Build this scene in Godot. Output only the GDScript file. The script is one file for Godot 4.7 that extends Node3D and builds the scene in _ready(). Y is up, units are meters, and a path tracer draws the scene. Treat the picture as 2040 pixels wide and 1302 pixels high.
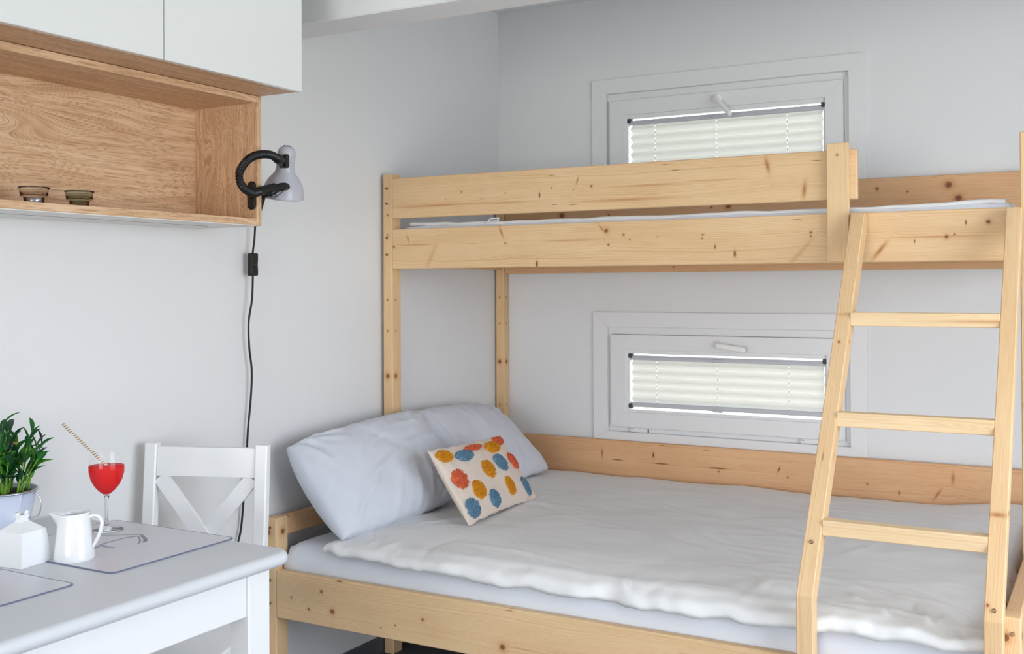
extends Node3D
# A bunk bed in the corner of a holiday home. The room: x from the left wall, z from the window wall, y up, metres.

const FOCAL := 2139.1          # of the 2040 x 1302 frame, in pixels
const AHEAD := Vector2(1020.0, 554.6)
const EYE := Vector3(2.2876, 1.2995, 3.95)

var rng := RandomNumberGenerator.new()
var taken := {}
var M := {}


func _ready() -> void:
	rng.seed = 7
	camera_and_light()
	materials()
	room()
	windows()
	bed()
	ladder()
	bedding()
	cabinets()
	lamp()
	table()
	chair()
	tableware()
	plant()


# ------------------------------------------------------------------ camera, sky, light

func camera_and_light() -> void:
	var cam := Camera3D.new()
	cam.name = "camera"
	var yaw := deg_to_rad(29.395)
	var pitch := deg_to_rad(0.373)
	var roll := deg_to_rad(-0.253)
	var fw := Vector3(-sin(yaw) * cos(pitch), sin(pitch), -cos(yaw) * cos(pitch))
	var r := fw.cross(Vector3.UP).normalized()
	var u := r.cross(fw)
	var r2 := r * cos(roll) + u * sin(roll)
	var u2 := u * cos(roll) - r * sin(roll)
	cam.transform = Transform3D(Basis(r2, u2, -fw), EYE)
	cam.near = 0.05
	cam.far = 60.0
	cam.projection = Camera3D.PROJECTION_FRUSTUM
	cam.size = 1302.0 / FOCAL * cam.near
	cam.frustum_offset = Vector2(0, -(651.0 - AHEAD.y) / FOCAL * cam.near)
	add_child(cam)
	cam.current = true

	var sky_mat := ProceduralSkyMaterial.new()
	sky_mat.sky_top_color = Color(0.85, 0.915, 1.0)
	sky_mat.sky_horizon_color = Color(0.96, 0.98, 1.0)
	sky_mat.ground_horizon_color = Color(0.90, 0.91, 0.88)
	sky_mat.ground_bottom_color = Color(0.74, 0.75, 0.70)
	sky_mat.sky_energy_multiplier = 1.0
	sky_mat.ground_energy_multiplier = 1.0
	var sky := Sky.new()
	sky.sky_material = sky_mat
	var env := Environment.new()
	env.background_mode = Environment.BG_SKY
	env.sky = sky
	env.background_energy_multiplier = 4.2
	env.tonemap_mode = Environment.TONE_MAPPER_LINEAR
	env.tonemap_exposure = 1.0
	env.sdfgi_enabled = true
	env.ssao_enabled = true
	env.ssil_enabled = true
	var we := WorldEnvironment.new()
	we.name = "world"
	we.environment = env
	add_child(we)

	# area lights added inside the unseen door and end window, set to balance brightness
	daylight("door_daylight", Vector3(3.64, 1.25, 2.35), Vector3(-1, 0, 0), Vector2(1.9, 1.4), 3.3, Color(0.935, 0.965, 1.0))
	daylight("end_window_fill", Vector3(1.85, 0.90, 8.5), Vector3(0, 0.05, -1), Vector2(2.9, 1.5), 9.0, Color(1.0, 0.995, 0.985))


func daylight(called: String, at: Vector3, towards: Vector3, size: Vector2, energy: float, tint: Color) -> void:
	var l := AreaLight3D.new()
	l.name = called
	l.area_size = size
	l.light_energy = energy
	l.light_color = tint
	l.shadow_enabled = true
	l.set("area_range", 14.0)
	l.set("area_attenuation", 2.0)
	l.set("area_normalize_energy", true)
	add_child(l)
	l.look_at_from_position(at, at + towards)


# ------------------------------------------------------------------ naming and mesh helpers

func numbered(called: String) -> String:
	var n: int = taken.get(called, 0)
	taken[called] = n + 1
	return called if n == 0 else "%s_%03d" % [called, n]


func thing(called: String, label: String, category: String, at: Vector3, group := "", turn := 0.0, in_world := true) -> Node3D:
	var o := Node3D.new()
	o.name = numbered(called)
	add_child(o)
	o.position = at
	o.rotation.y = turn
	tag(o, label, category, group)
	if in_world:
		o.set_meta("base", at)
	return o


func tag(o: Node3D, label: String, category: String, group := "") -> void:
	o.set_meta("label", label)
	o.set_meta("category", category)
	if group != "":
		o.set_meta("group", group)


func setting(called: String) -> Node3D:
	var o := Node3D.new()
	o.name = called
	o.set_meta("kind", "structure")
	o.set_meta("base", Vector3.ZERO)
	add_child(o)
	return o


func obj(called: String, st: SurfaceTool, m: Material, parent: Node = self, label := "") -> MeshInstance3D:
	st.generate_normals()
	st.set_material(m)
	var o := MeshInstance3D.new()
	o.mesh = st.commit()
	o.name = numbered(called) if parent == self else called
	parent.add_child(o, true)
	if parent.has_meta("base"):
		o.position = -parent.get_meta("base")
	if label != "":
		o.set_meta("label", label)
	return o


func S(smooth := false) -> SurfaceTool:
	var st := SurfaceTool.new()
	st.begin(Mesh.PRIMITIVE_TRIANGLES)
	st.set_smooth_group(0 if smooth else -1)
	return st


func tri(st: SurfaceTool, a: Vector3, b: Vector3, c: Vector3, ua := Vector2.ZERO, ub := Vector2.ZERO, uc := Vector2.ZERO) -> void:   # counter-clockwise from outside
	st.set_uv(ua); st.add_vertex(a)
	st.set_uv(uc); st.add_vertex(c)
	st.set_uv(ub); st.add_vertex(b)


func quad(st: SurfaceTool, a: Vector3, b: Vector3, c: Vector3, d: Vector3, ua := Vector2.ZERO, ub := Vector2.ZERO, uc := Vector2.ZERO, ud := Vector2.ZERO) -> void:
	tri(st, a, b, c, ua, ub, uc)
	tri(st, a, c, d, ua, uc, ud)


func lift(q: Vector2, t: float, axis: int) -> Vector3:
	if axis == 0:
		return Vector3(t, q.x, q.y)
	if axis == 1:
		return Vector3(q.y, t, q.x)
	return Vector3(q.x, q.y, t)


var slope_uv := false        # on for the ladder's stiles, whose grain follows the slant

func wood_uv(p: Vector3, grain: int, lo: Vector3, hi: Vector3, off: Vector2) -> Vector2:
	if slope_uv:
		var z := 1.50 - maxf(0.0, p.y - 0.592) * 0.6718
		return Vector2(p.y, hi.x - p.x + (z - p.z) * 0.83) + off
	var d := hi - p
	return Vector2(p[grain] - lo[grain], d.x + d.y + d.z - d[grain]) + off


# a straight piece with a polygon for its section; the ends are chamfered by bev
func prism(st: SurfaceTool, poly: PackedVector2Array, axis: int, t0: float, t1: float, bev := 0.002, grain := -1, off := Vector2.ZERO) -> void:
	if grain < 0:
		grain = axis
	if Geometry2D.is_polygon_clockwise(poly):
		poly = poly.duplicate()
		poly.reverse()
	var n := poly.size()
	var small := PackedVector2Array()
	for i in n:
		var e0 := (poly[i] - poly[(i + n - 1) % n]).normalized()
		var e1 := (poly[(i + 1) % n] - poly[i]).normalized()
		var n0 := Vector2(e0.y, -e0.x)
		var n1 := Vector2(e1.y, -e1.x)
		small.append(poly[i] - (n0 + n1) * bev / maxf(0.3, 1.0 + n0.dot(n1)))
	var rings: Array = [[small, t0], [poly, t0 + bev], [poly, t1 - bev], [small, t1]]
	var lo := Vector3.INF
	var hi := -Vector3.INF
	for k in [1, 2]:
		for q in poly:
			var p := lift(q, t0 if k == 1 else t1, axis)
			lo = lo.min(p)
			hi = hi.max(p)
	for k in 3:
		for i in n:
			var j := (i + 1) % n
			var a := lift(rings[k][0][i], rings[k][1], axis)
			var b := lift(rings[k][0][j], rings[k][1], axis)
			var c := lift(rings[k + 1][0][j], rings[k + 1][1], axis)
			var d := lift(rings[k + 1][0][i], rings[k + 1][1], axis)
			quad(st, a, b, c, d, wood_uv(a, grain, lo, hi, off), wood_uv(b, grain, lo, hi, off), wood_uv(c, grain, lo, hi, off), wood_uv(d, grain, lo, hi, off))
	var ids := Geometry2D.triangulate_polygon(small)
	for k in range(0, ids.size(), 3):
		var q: Array = [small[ids[k]], small[ids[k + 1]], small[ids[k + 2]]]
		if (q[1] - q[0]).cross(q[2] - q[0]) < 0:
			q = [q[0], q[2], q[1]]
		var top: Array = q.map(func(w): return lift(w, t1, axis))
		var low: Array = q.map(func(w): return lift(w, t0, axis))
		var uv := func(p: Vector3) -> Vector2: return wood_uv(p, grain, lo, hi, off) if grain != axis else Vector2(p.x + p.y * 0.31, p.z + p.y * 0.77) * 0.6
		tri(st, top[0], top[1], top[2], uv.call(top[0]), uv.call(top[1]), uv.call(top[2]))
		tri(st, low[0], low[2], low[1], uv.call(low[0]), uv.call(low[2]), uv.call(low[1]))


func section(a0: float, a1: float, b0: float, b1: float, bev: float) -> PackedVector2Array:
	return PackedVector2Array([Vector2(a0 + bev, b0), Vector2(a1 - bev, b0), Vector2(a1, b0 + bev), Vector2(a1, b1 - bev), Vector2(a1 - bev, b1), Vector2(a0 + bev, b1), Vector2(a0, b1 - bev), Vector2(a0, b0 + bev)])


# a chamfered board between two corners whose grain runs along one axis
func board(st: SurfaceTool, lo: Vector3, hi: Vector3, grain := 0, bev := 0.002, off := Vector2.ZERO) -> void:
	var poly: PackedVector2Array
	if grain == 0:
		poly = section(lo.y, hi.y, lo.z, hi.z, bev)
	elif grain == 1:
		poly = section(lo.z, hi.z, lo.x, hi.x, bev)
	else:
		poly = section(lo.x, hi.x, lo.y, hi.y, bev)
	prism(st, poly, grain, lo[grain], hi[grain], bev, grain, off)


func piece(called: String, lo: Vector3, hi: Vector3, grain: int, m: Material, parent: Node, bev := 0.002, off := Vector2.ZERO) -> MeshInstance3D:
	var st := S()
	board(st, lo, hi, grain, bev, off)
	return obj(called, st, m, parent)


func lathe(st: SurfaceTool, prof: Array, n: int, x := Transform3D.IDENTITY) -> void:
	for i in prof.size() - 1:
		var p: Vector2 = prof[i]
		var q: Vector2 = prof[i + 1]
		for k in n:
			var t0 := TAU * k / n
			var t1 := TAU * (k + 1) / n
			var a := x * Vector3(p.x * cos(t0), p.y, -p.x * sin(t0))
			var b := x * Vector3(p.x * cos(t1), p.y, -p.x * sin(t1))
			var c := x * Vector3(q.x * cos(t1), q.y, -q.x * sin(t1))
			var d := x * Vector3(q.x * cos(t0), q.y, -q.x * sin(t0))
			var u0 := float(k) / n
			var u1 := float(k + 1) / n
			if p.x < 1e-6:
				tri(st, a, c, d, Vector2(u0, p.y), Vector2(u1, q.y), Vector2(u0, q.y))
			elif q.x < 1e-6:
				tri(st, a, b, c, Vector2(u0, p.y), Vector2(u1, p.y), Vector2(u0, q.y))
			else:
				quad(st, a, b, c, d, Vector2(u0, p.y), Vector2(u1, p.y), Vector2(u1, q.y), Vector2(u0, q.y))


func curve(pts: Array, steps: int) -> PackedVector3Array:
	var out := PackedVector3Array()
	var n := pts.size()
	for i in n - 1:
		var a: Vector3 = pts[maxi(i - 1, 0)]
		var b: Vector3 = pts[i]
		var c: Vector3 = pts[i + 1]
		var d: Vector3 = pts[mini(i + 2, n - 1)]
		for k in steps:
			out.append(b.cubic_interpolate(c, a, d, float(k) / steps))
	out.append(pts[n - 1])
	return out


func tube(st: SurfaceTool, pts: PackedVector3Array, radius: Variant, n := 10, caps := true, squash := 1.0, hint := Vector3.UP) -> void:
	var m := pts.size()
	var rings: Array = []
	var length := 0.0
	var lens := PackedFloat32Array()
	var nrm := Vector3.ZERO
	for i in m:
		var t := (pts[mini(i + 1, m - 1)] - pts[maxi(i - 1, 0)]).normalized()
		if i == 0:
			var h := hint if absf(t.dot(hint)) < 0.95 else Vector3.RIGHT
			nrm = (h - t * h.dot(t)).normalized()
		else:
			nrm = (nrm - t * nrm.dot(t)).normalized()
			length += pts[i].distance_to(pts[i - 1])
		lens.append(length)
		var bi := t.cross(nrm)
		var r: float = radius[i] if radius is Array or radius is PackedFloat32Array else radius
		var ring := PackedVector3Array()
		for k in n:
			ring.append(pts[i] + (nrm * cos(TAU * k / n) + bi * sin(TAU * k / n) * squash) * r)
		rings.append(ring)
	for i in m - 1:
		for k in n:
			var j := (k + 1) % n
			var u0 := float(k) / n
			var u1 := float(k + 1) / n
			quad(st, rings[i][k], rings[i][j], rings[i + 1][j], rings[i + 1][k], Vector2(u0, lens[i]), Vector2(u1, lens[i]), Vector2(u1, lens[i + 1]), Vector2(u0, lens[i + 1]))
	if caps:
		for k in n:
			var j := (k + 1) % n
			tri(st, pts[0], rings[0][j], rings[0][k])
			tri(st, pts[m - 1], rings[m - 1][k], rings[m - 1][j])


func grid(st: SurfaceTool, us: PackedFloat32Array, vs: PackedFloat32Array, f: Callable, uv_scale := Vector2.ONE, flip := false) -> void:
	var pts: Array = []
	for u in us:
		var col := PackedVector3Array()
		for v in vs:
			col.append(f.call(u, v))
		pts.append(col)
	for i in us.size() - 1:
		for j in vs.size() - 1:
			var a: Vector3 = pts[i][j]
			var b: Vector3 = pts[i + 1][j]
			var c: Vector3 = pts[i + 1][j + 1]
			var d: Vector3 = pts[i][j + 1]
			var ua := Vector2(us[i], vs[j]) * uv_scale
			var ub := Vector2(us[i + 1], vs[j]) * uv_scale
			var uc := Vector2(us[i + 1], vs[j + 1]) * uv_scale
			var ud := Vector2(us[i], vs[j + 1]) * uv_scale
			if flip:
				quad(st, a, d, c, b, ua, ud, uc, ub)
			else:
				quad(st, a, b, c, d, ua, ub, uc, ud)


func steps(a: float, b: float, n: int) -> PackedFloat32Array:
	var out := PackedFloat32Array()
	for i in n + 1:
		out.append(lerpf(a, b, float(i) / n))
	return out


func eased(n: int) -> PackedFloat32Array:      # 0..1, closer together at both ends
	var out := PackedFloat32Array()
	for i in n + 1:
		var t := float(i) / n
		out.append(lerpf(t, 0.5 - 0.5 * cos(PI * t), 0.75))
	return out


func noise(seed_: int, frequency: float, octaves := 3) -> FastNoiseLite:
	var n := FastNoiseLite.new()
	n.seed = seed_
	n.noise_type = FastNoiseLite.TYPE_SIMPLEX_SMOOTH
	n.frequency = frequency
	n.fractal_type = FastNoiseLite.FRACTAL_FBM if octaves > 1 else FastNoiseLite.FRACTAL_NONE
	n.fractal_octaves = octaves
	return n


# ------------------------------------------------------------------ materials

func plain(c: Color, rough := 0.5, metal := 0.0) -> StandardMaterial3D:
	var m := StandardMaterial3D.new()
	m.albedo_color = c
	m.roughness = rough
	m.metallic = metal
	return m


func picture(bytes: PackedByteArray, w: int, h: int) -> ImageTexture:
	return ImageTexture.create_from_image(Image.create_from_data(w, h, false, Image.FORMAT_RGB8, bytes))


func grain_bump(seed_: int, fx: float, octaves: int) -> ImageTexture:
	var n := noise(seed_, fx, octaves)
	var im := n.get_seamless_image(256, 256)
	im.convert(Image.FORMAT_RGB8)
	return ImageTexture.create_from_image(im)


# Pine of length and height in metres; the marks are [kind, along, down]: o knot, d dot, b branch, s resin streak, k dark crack
func pine(length: float, height: float, marks: Array, seed_: int, repeats := false, ppm := 760.0, tone := Color(0.915, 0.785, 0.615), late := Color(0.815, 0.64, 0.445)) -> StandardMaterial3D:
	var w := int(length * ppm)
	var h := int(height * ppm)
	var size := {"o": Vector2(0.008, 0.0075), "d": Vector2(0.0028, 0.0026), "b": Vector2(0.007, 0.026), "s": Vector2(0.075, 0.0022), "k": Vector2(0.012, 0.0009), "v": Vector2(0.0035, 0.010), "w": Vector2(0.010, 0.055)}
	var push := PackedFloat32Array()
	push.resize(w * h)
	var stain := PackedFloat32Array()
	stain.resize(w * h)
	var dark := PackedFloat32Array()
	dark.resize(w * h)
	for mk in marks:
		var kind: String = mk[0]
		var r: Vector2 = size[kind] * (mk[3] if mk.size() > 3 else 1.0)
		var lean: float = mk[4] if mk.size() > 4 else 0.0
		var reach := Vector2(r.x * 7.0 + 0.012, r.y * 4.0 + 0.006)
		for y in range(maxi(0, int((mk[2] - reach.y) * ppm)), mini(h, int((mk[2] + reach.y) * ppm))):
			for x in range(maxi(0, int((mk[1] - reach.x) * ppm)), mini(w, int((mk[1] + reach.x) * ppm))):
				var dy: float = y / ppm - mk[2]
				var dx: float = x / ppm - mk[1] + lean * dy
				var q := Vector2(dx / r.x, dy / r.y).length_squared()
				var i := y * w + x
				if kind == "o" or kind == "d":
					push[i] -= dy * 0.85 * exp(-(dx * dx) / (r.x * r.x * 9.0) - (dy * dy) / (r.y * r.y * 7.0))
					dark[i] = maxf(dark[i], (0.75 + 0.25 * sin(sqrt(q) * 9.0)) * clampf(1.6 - q * 1.3, 0.0, 1.0))
					stain[i] = maxf(stain[i], exp(-q * 0.35))
				elif kind == "b" or kind == "w":
					push[i] += 0.006 * exp(-absf(dx) / (r.x * 2.2)) * exp(-q * 0.02)
					stain[i] = maxf(stain[i], (0.95 if kind == "b" else 0.42) * exp(-q * 1.4))
					if kind == "b":
						dark[i] = maxf(dark[i], 0.32 * exp(-q * 5.0))
				elif kind == "s":
					stain[i] = maxf(stain[i], 0.8 * exp(-q * 1.2))
				else:
					dark[i] = maxf(dark[i], 0.8 * clampf(1.5 - q * 1.2, 0.0, 1.0))
					stain[i] = maxf(stain[i], 0.6 * exp(-q * 0.5))
	var slow := noise(seed_, 1.0, 2)
	var fine := noise(seed_ + 1, 1.0, 2)
	var bytes := PackedByteArray()
	bytes.resize(w * h * 3)
	var brown := Color(0.70, 0.43, 0.235)
	var black := Color(0.35, 0.20, 0.115)
	for y in h:
		var v := y / ppm
		for x in w:
			var u := x / ppm
			if repeats:
				u = absf(u - length * 0.5)
			var i := y * w + x
			var bend := v + push[i] + 0.011 * slow.get_noise_2d(u * 1.3, v * 6.0)
			var s := sin(TAU * (bend * 165.0 + 1.6 * slow.get_noise_2d(40.0 + u * 0.25, bend * 26.0)))
			var line := maxf(0.0, s)
			line = line * line * (0.55 + 0.8 * slow.get_noise_2d(u * 0.8 + 9.0, bend * 34.0))
			var f := fine.get_noise_2d(u * 9.0, v * 420.0)
			var c := tone.lerp(late, clampf(0.15 + 0.60 * line + 0.22 * f + 0.22 * slow.get_noise_2d(u * 2.0 + 70.0, v * 9.0), 0.0, 1.0))
			c = c.lerp(brown, clampf(stain[i], 0.0, 1.0) * 0.62)
			c = c.lerp(black, clampf(dark[i], 0.0, 1.0) * 0.86)
			bytes[i * 3] = int(c.r * 255.0)
			bytes[i * 3 + 1] = int(c.g * 255.0)
			bytes[i * 3 + 2] = int(c.b * 255.0)
	var m := plain(Color.WHITE, 0.52)
	m.albedo_texture = picture(bytes, w, h)
	m.uv1_scale = Vector3(1.0 / length, 1.0 / height, 1)
	m.metallic_specular = 0.4
	return m


# Oak-patterned laminate: long flames, an eye, dark pores along the grain and pale sawn marks across it
func oak(seed_: int, length: float, height: float, eyes: Array) -> StandardMaterial3D:
	var ppm := 620.0
	var w := int(length * ppm)
	var h := int(height * ppm)
	var slow := noise(seed_, 1.0, 2)
	var pores := noise(seed_ + 3, 1.0, 2)
	var bytes := PackedByteArray()
	bytes.resize(w * h * 3)
	var pale := Color(0.895, 0.765, 0.63)
	var mid := Color(0.80, 0.635, 0.485)
	var deep := Color(0.60, 0.43, 0.30)
	for y in h:
		var v := y / ppm
		for x in w:
			var u := x / ppm
			var b := v + 0.03 * slow.get_noise_2d(u * 1.1, v * 4.5)
			for e in eyes:
				var d := Vector2((u - e.x) / e.z, (v - e.y) / 0.03).length_squared()
				b += 0.05 * exp(-d)
			var s := sin(TAU * (b * 34.0 + 1.2 * slow.get_noise_2d(u * 0.9 + 30.0, v * 13.0)))
			var tone := 0.40 + 0.20 * s + 0.42 * slow.get_noise_2d(u * 1.2 + 7.0, b * 22.0) + 0.45 * slow.get_noise_2d(u * 2.5 + 50.0, b * 110.0)
			var c := pale.lerp(mid, clampf(tone, 0.0, 1.0))
			var p := pores.get_noise_2d(u * 6.0, b * 520.0)
			c = c.lerp(deep, clampf((p - 0.10) * 1.5, 0.0, 0.5))
			var saw := pores.get_noise_2d(u * 260.0 + 500.0, v * 14.0)
			var where := slow.get_noise_2d(u * 5.0 + 90.0, v * 16.0)
			c = c.lerp(Color(0.90, 0.78, 0.64), clampf((saw - 0.1) * 1.6, 0.0, 1.0) * clampf(where * 2.2 - 0.35, 0.0, 0.55))
			var i := (y * w + x) * 3
			bytes[i] = int(c.r * 255.0)
			bytes[i + 1] = int(c.g * 255.0)
			bytes[i + 2] = int(c.b * 255.0)
	var m := plain(Color.WHITE, 0.5)
	m.albedo_texture = picture(bytes, w, h)
	m.uv1_scale = Vector3(1.0 / length, 1.0 / height, 1)
	return m


func bumpy(m: StandardMaterial3D, tex: Texture2D, scale: float, height: float) -> StandardMaterial3D:
	m.heightmap_enabled = true
	m.heightmap_texture = tex
	m.heightmap_scale = height
	m.uv1_triplanar = true
	m.uv1_world_triplanar = true
	m.uv1_scale = Vector3.ONE * scale
	return m


func materials() -> void:
	var rough := grain_bump(3, 0.03, 4)
	M.wall = bumpy(plain(Color(0.895, 0.895, 0.90), 0.75), rough, 4.0, 0.03)
	M.ceiling = bumpy(plain(Color(0.92, 0.92, 0.925), 0.8), rough, 3.0, 0.03)
	M.floor = bumpy(plain(Color(0.36, 0.37, 0.40), 0.55), rough, 2.0, 0.02)
	M.skirting = plain(Color(0.33, 0.34, 0.38), 0.5)
	M.frame = plain(Color(0.905, 0.905, 0.91), 0.32)
	M.handle = plain(Color(0.97, 0.97, 0.97), 0.25)
	M.frame_grey = plain(Color(0.60, 0.61, 0.64), 0.45)
	M.gap_shade = plain(Color(0.62, 0.62, 0.65), 0.6)
	M.gasket = plain(Color(0.25, 0.26, 0.28), 0.6)
	M.rail_grey = plain(Color(0.76, 0.765, 0.79), 0.4)
	M.black = plain(Color(0.035, 0.036, 0.045), 0.38)
	M.black_soft = plain(Color(0.03, 0.03, 0.035), 0.55)
	M.white_paint = plain(Color(0.95, 0.95, 0.955), 0.36)
	M.table_top_dimmed = plain(Color(0.845, 0.855, 0.875), 0.42)  # same white paint as the apron, greyed for the weak light from above
	M.white_gloss = plain(Color(0.89, 0.895, 0.89), 0.22)
	M.white_board = plain(Color(0.90, 0.885, 0.865), 0.5)
	M.china = plain(Color(0.93, 0.935, 0.945), 0.12)
	M.china.clearcoat_enabled = true
	M.china.clearcoat = 0.6
	M.china.clearcoat_roughness = 0.05
	M.bisque = plain(Color(0.93, 0.94, 0.95), 0.4)
	var weave := grain_bump(9, 0.12, 3)
	M.sheet = bumpy(plain(Color(0.89, 0.905, 0.94), 0.9), weave, 30.0, 0.02)
	M.duvet = bumpy(plain(Color(0.925, 0.925, 0.925), 0.9), weave, 30.0, 0.025)
	M.pillow = bumpy(plain(Color(0.845, 0.86, 0.90), 0.9), weave, 30.0, 0.025)
	M.canvas = bumpy(plain(Color(0.885, 0.825, 0.775), 0.95), weave, 60.0, 0.03)
	M.tuft_orange = plain(Color(0.86, 0.41, 0.27), 1.0)
	M.tuft_yellow = plain(Color(0.86, 0.58, 0.10), 1.0)
	M.tuft_blue = plain(Color(0.41, 0.56, 0.66), 1.0)
	M.pane = plain(Color(0.9, 0.95, 0.95, 0.06), 0.0)
	M.pane.transparency = BaseMaterial3D.TRANSPARENCY_ALPHA
	M.pleat = plain(Color(0.95, 0.945, 0.92), 0.9)
	M.pleat.backlight_enabled = true
	M.pleat.backlight = Color(0.52, 0.515, 0.495)
	M.pine = pine(1.25, 0.30, [["d", 0.3, 0.05], ["d", 0.75, 0.12], ["o", 0.95, 0.21], ["d", 0.15, 0.17], ["b", 0.55, 0.24, 0.7], ["d", 1.1, 0.07]], 21, true, 760.0, Color(0.895, 0.73, 0.56), Color(0.79, 0.585, 0.41))
	M.rung = pine(0.9, 0.20, [["s", 0.5, 0.05, 2.0]], 27, true, 700.0, Color(0.94, 0.835, 0.675), Color(0.86, 0.71, 0.52))
	M.post = pine(1.75, 0.12, [["o", 0.98, 0.02, 0.9], ["o", 0.975, 0.06, 0.8], ["o", 0.55, 0.03], ["d", 1.55, 0.018], ["d", 1.48, 0.02], ["d", 1.25, 0.02], ["d", 1.14, 0.02], ["d", 0.40, 0.05], ["d", 0.80, 0.02]], 33)


# ------------------------------------------------------------------ the room

const ROOM := Vector3(3.72, 2.455, 8.6)  # depth stretched out of view so that the end light falls evenly
const WIN_X := Vector2(0.5055, 1.4545)

func wall_block(parent: Node3D, lo: Vector3, hi: Vector3, m: Material, called := "panel") -> void:
	piece(called, lo, hi, 0, m, parent, 0.0005)


func room() -> void:
	var w := 0.14
	var fl := setting("floor")
	wall_block(fl, Vector3(-w, -0.1, -w), Vector3(ROOM.x + w, 0, ROOM.z + w), M.floor)
	var ce := setting("ceiling")
	wall_block(ce, Vector3(-w, ROOM.y, -w), Vector3(ROOM.x + w, ROOM.y + 0.1, ROOM.z + w), M.ceiling)
	var wl := setting("wall_left")
	wall_block(wl, Vector3(-w, 0, -w), Vector3(0, ROOM.y, ROOM.z + w), M.wall)
	# the window wall, with two openings one above the other
	var wb := setting("wall_back")
	wall_block(wb, Vector3(0, 0, -w), Vector3(WIN_X.x, ROOM.y, 0), M.wall)
	wall_block(wb, Vector3(WIN_X.y, 0, -w), Vector3(ROOM.x, ROOM.y, 0), M.wall)
	wall_block(wb, Vector3(WIN_X.x, 0, -w), Vector3(WIN_X.y, 0.7165, 0), M.wall)
	wall_block(wb, Vector3(WIN_X.x, 1.1325, -w), Vector3(WIN_X.y, 1.6485, 0), M.wall)
	wall_block(wb, Vector3(WIN_X.x, 2.0645, -w), Vector3(WIN_X.y, ROOM.y, 0), M.wall)
	# the right wall with the opening of the glazed door, and an unseen end wall, set far back and widely glazed for even light
	var wr := setting("wall_right")
	wall_block(wr, Vector3(ROOM.x, 0, -w), Vector3(ROOM.x + w, ROOM.y, 1.3), M.wall)
	wall_block(wr, Vector3(ROOM.x, 0, 3.4), Vector3(ROOM.x + w, ROOM.y, ROOM.z + w), M.wall)
	wall_block(wr, Vector3(ROOM.x, 2.1, 1.3), Vector3(ROOM.x + w, ROOM.y, 3.4), M.wall)
	var wf := setting("wall_front")
	wall_block(wf, Vector3(0, 0, ROOM.z), Vector3(0.3, ROOM.y, ROOM.z + w), M.wall)
	wall_block(wf, Vector3(3.4, 0, ROOM.z), Vector3(ROOM.x, ROOM.y, ROOM.z + w), M.wall)
	wall_block(wf, Vector3(0.3, 0, ROOM.z), Vector3(3.4, 0.10, ROOM.z + w), M.wall)
	wall_block(wf, Vector3(0.3, 2.15, ROOM.z), Vector3(3.4, ROOM.y, ROOM.z + w), M.wall)
	var dr := setting("door_1")
	for z in [1.3, 2.32, 3.34]:
		piece("door_frame", Vector3(ROOM.x + 0.03, 0, z), Vector3(ROOM.x + 0.10, 2.1, z + 0.06), 1, M.frame, dr)
	piece("door_frame", Vector3(ROOM.x + 0.03, 2.03, 1.36), Vector3(ROOM.x + 0.10, 2.1, 3.34), 2, M.frame, dr)
	piece("door_frame", Vector3(ROOM.x + 0.03, 0, 1.36), Vector3(ROOM.x + 0.10, 0.08, 3.34), 2, M.frame, dr)
	var wi := setting("window_3")  # unseen glazing, placed and sized to even out the light
	for x in [0.3, 1.82, 3.34]:
		piece("window_frame", Vector3(x, 0.10, ROOM.z + 0.03), Vector3(x + 0.06, 2.15, ROOM.z + 0.10), 1, M.frame, wi)
	piece("window_frame", Vector3(0.36, 2.09, ROOM.z + 0.03), Vector3(3.34, 2.15, ROOM.z + 0.10), 0, M.frame, wi)
	piece("window_frame", Vector3(0.36, 0.10, ROOM.z + 0.03), Vector3(3.34, 0.16, ROOM.z + 0.10), 0, M.frame, wi)
	var bl := setting("baseboard_left")
	piece("board", Vector3(0, 0, 0.012), Vector3(0.012, 0.06, ROOM.z), 2, M.skirting, bl)
	var bb := setting("baseboard_back")
	piece("board", Vector3(0, 0, 0), Vector3(ROOM.x, 0.06, 0.012), 0, M.skirting, bb)
	# the boxed beam that crosses the room below the ceiling
	var tr := setting("trim_1")
	piece("beam", Vector3(0, 2.056, 1.40), Vector3(ROOM.x, ROOM.y, 1.545), 0, M.ceiling, tr, 0.004)


# ------------------------------------------------------------------ windows and blinds

func windows() -> void:
	window("window_1", 1.6155)
	window("window_2", 0.683)
	blind(1.6155, "cream pleated blind in the upper window, partly hidden by the bunk guard rail")
	blind(0.683, "cream pleated blind in the lower window behind the ladder, between two grey rails")


func mitred(parent: Node3D, called: String, outer: Rect2, inner: Rect2, z0: float, z1: float, m: Material) -> void:
	var o: Array = [outer.position, Vector2(outer.end.x, outer.position.y), outer.end, Vector2(outer.position.x, outer.end.y)]
	var i: Array = [inner.position, Vector2(inner.end.x, inner.position.y), inner.end, Vector2(inner.position.x, inner.end.y)]
	for k in 4:
		var j := (k + 1) % 4
		var st := S()
		prism(st, PackedVector2Array([o[k], o[j], i[j], i[k]]), 2, z0, z1, 0.0012)
		obj(called, st, m, parent)


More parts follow.
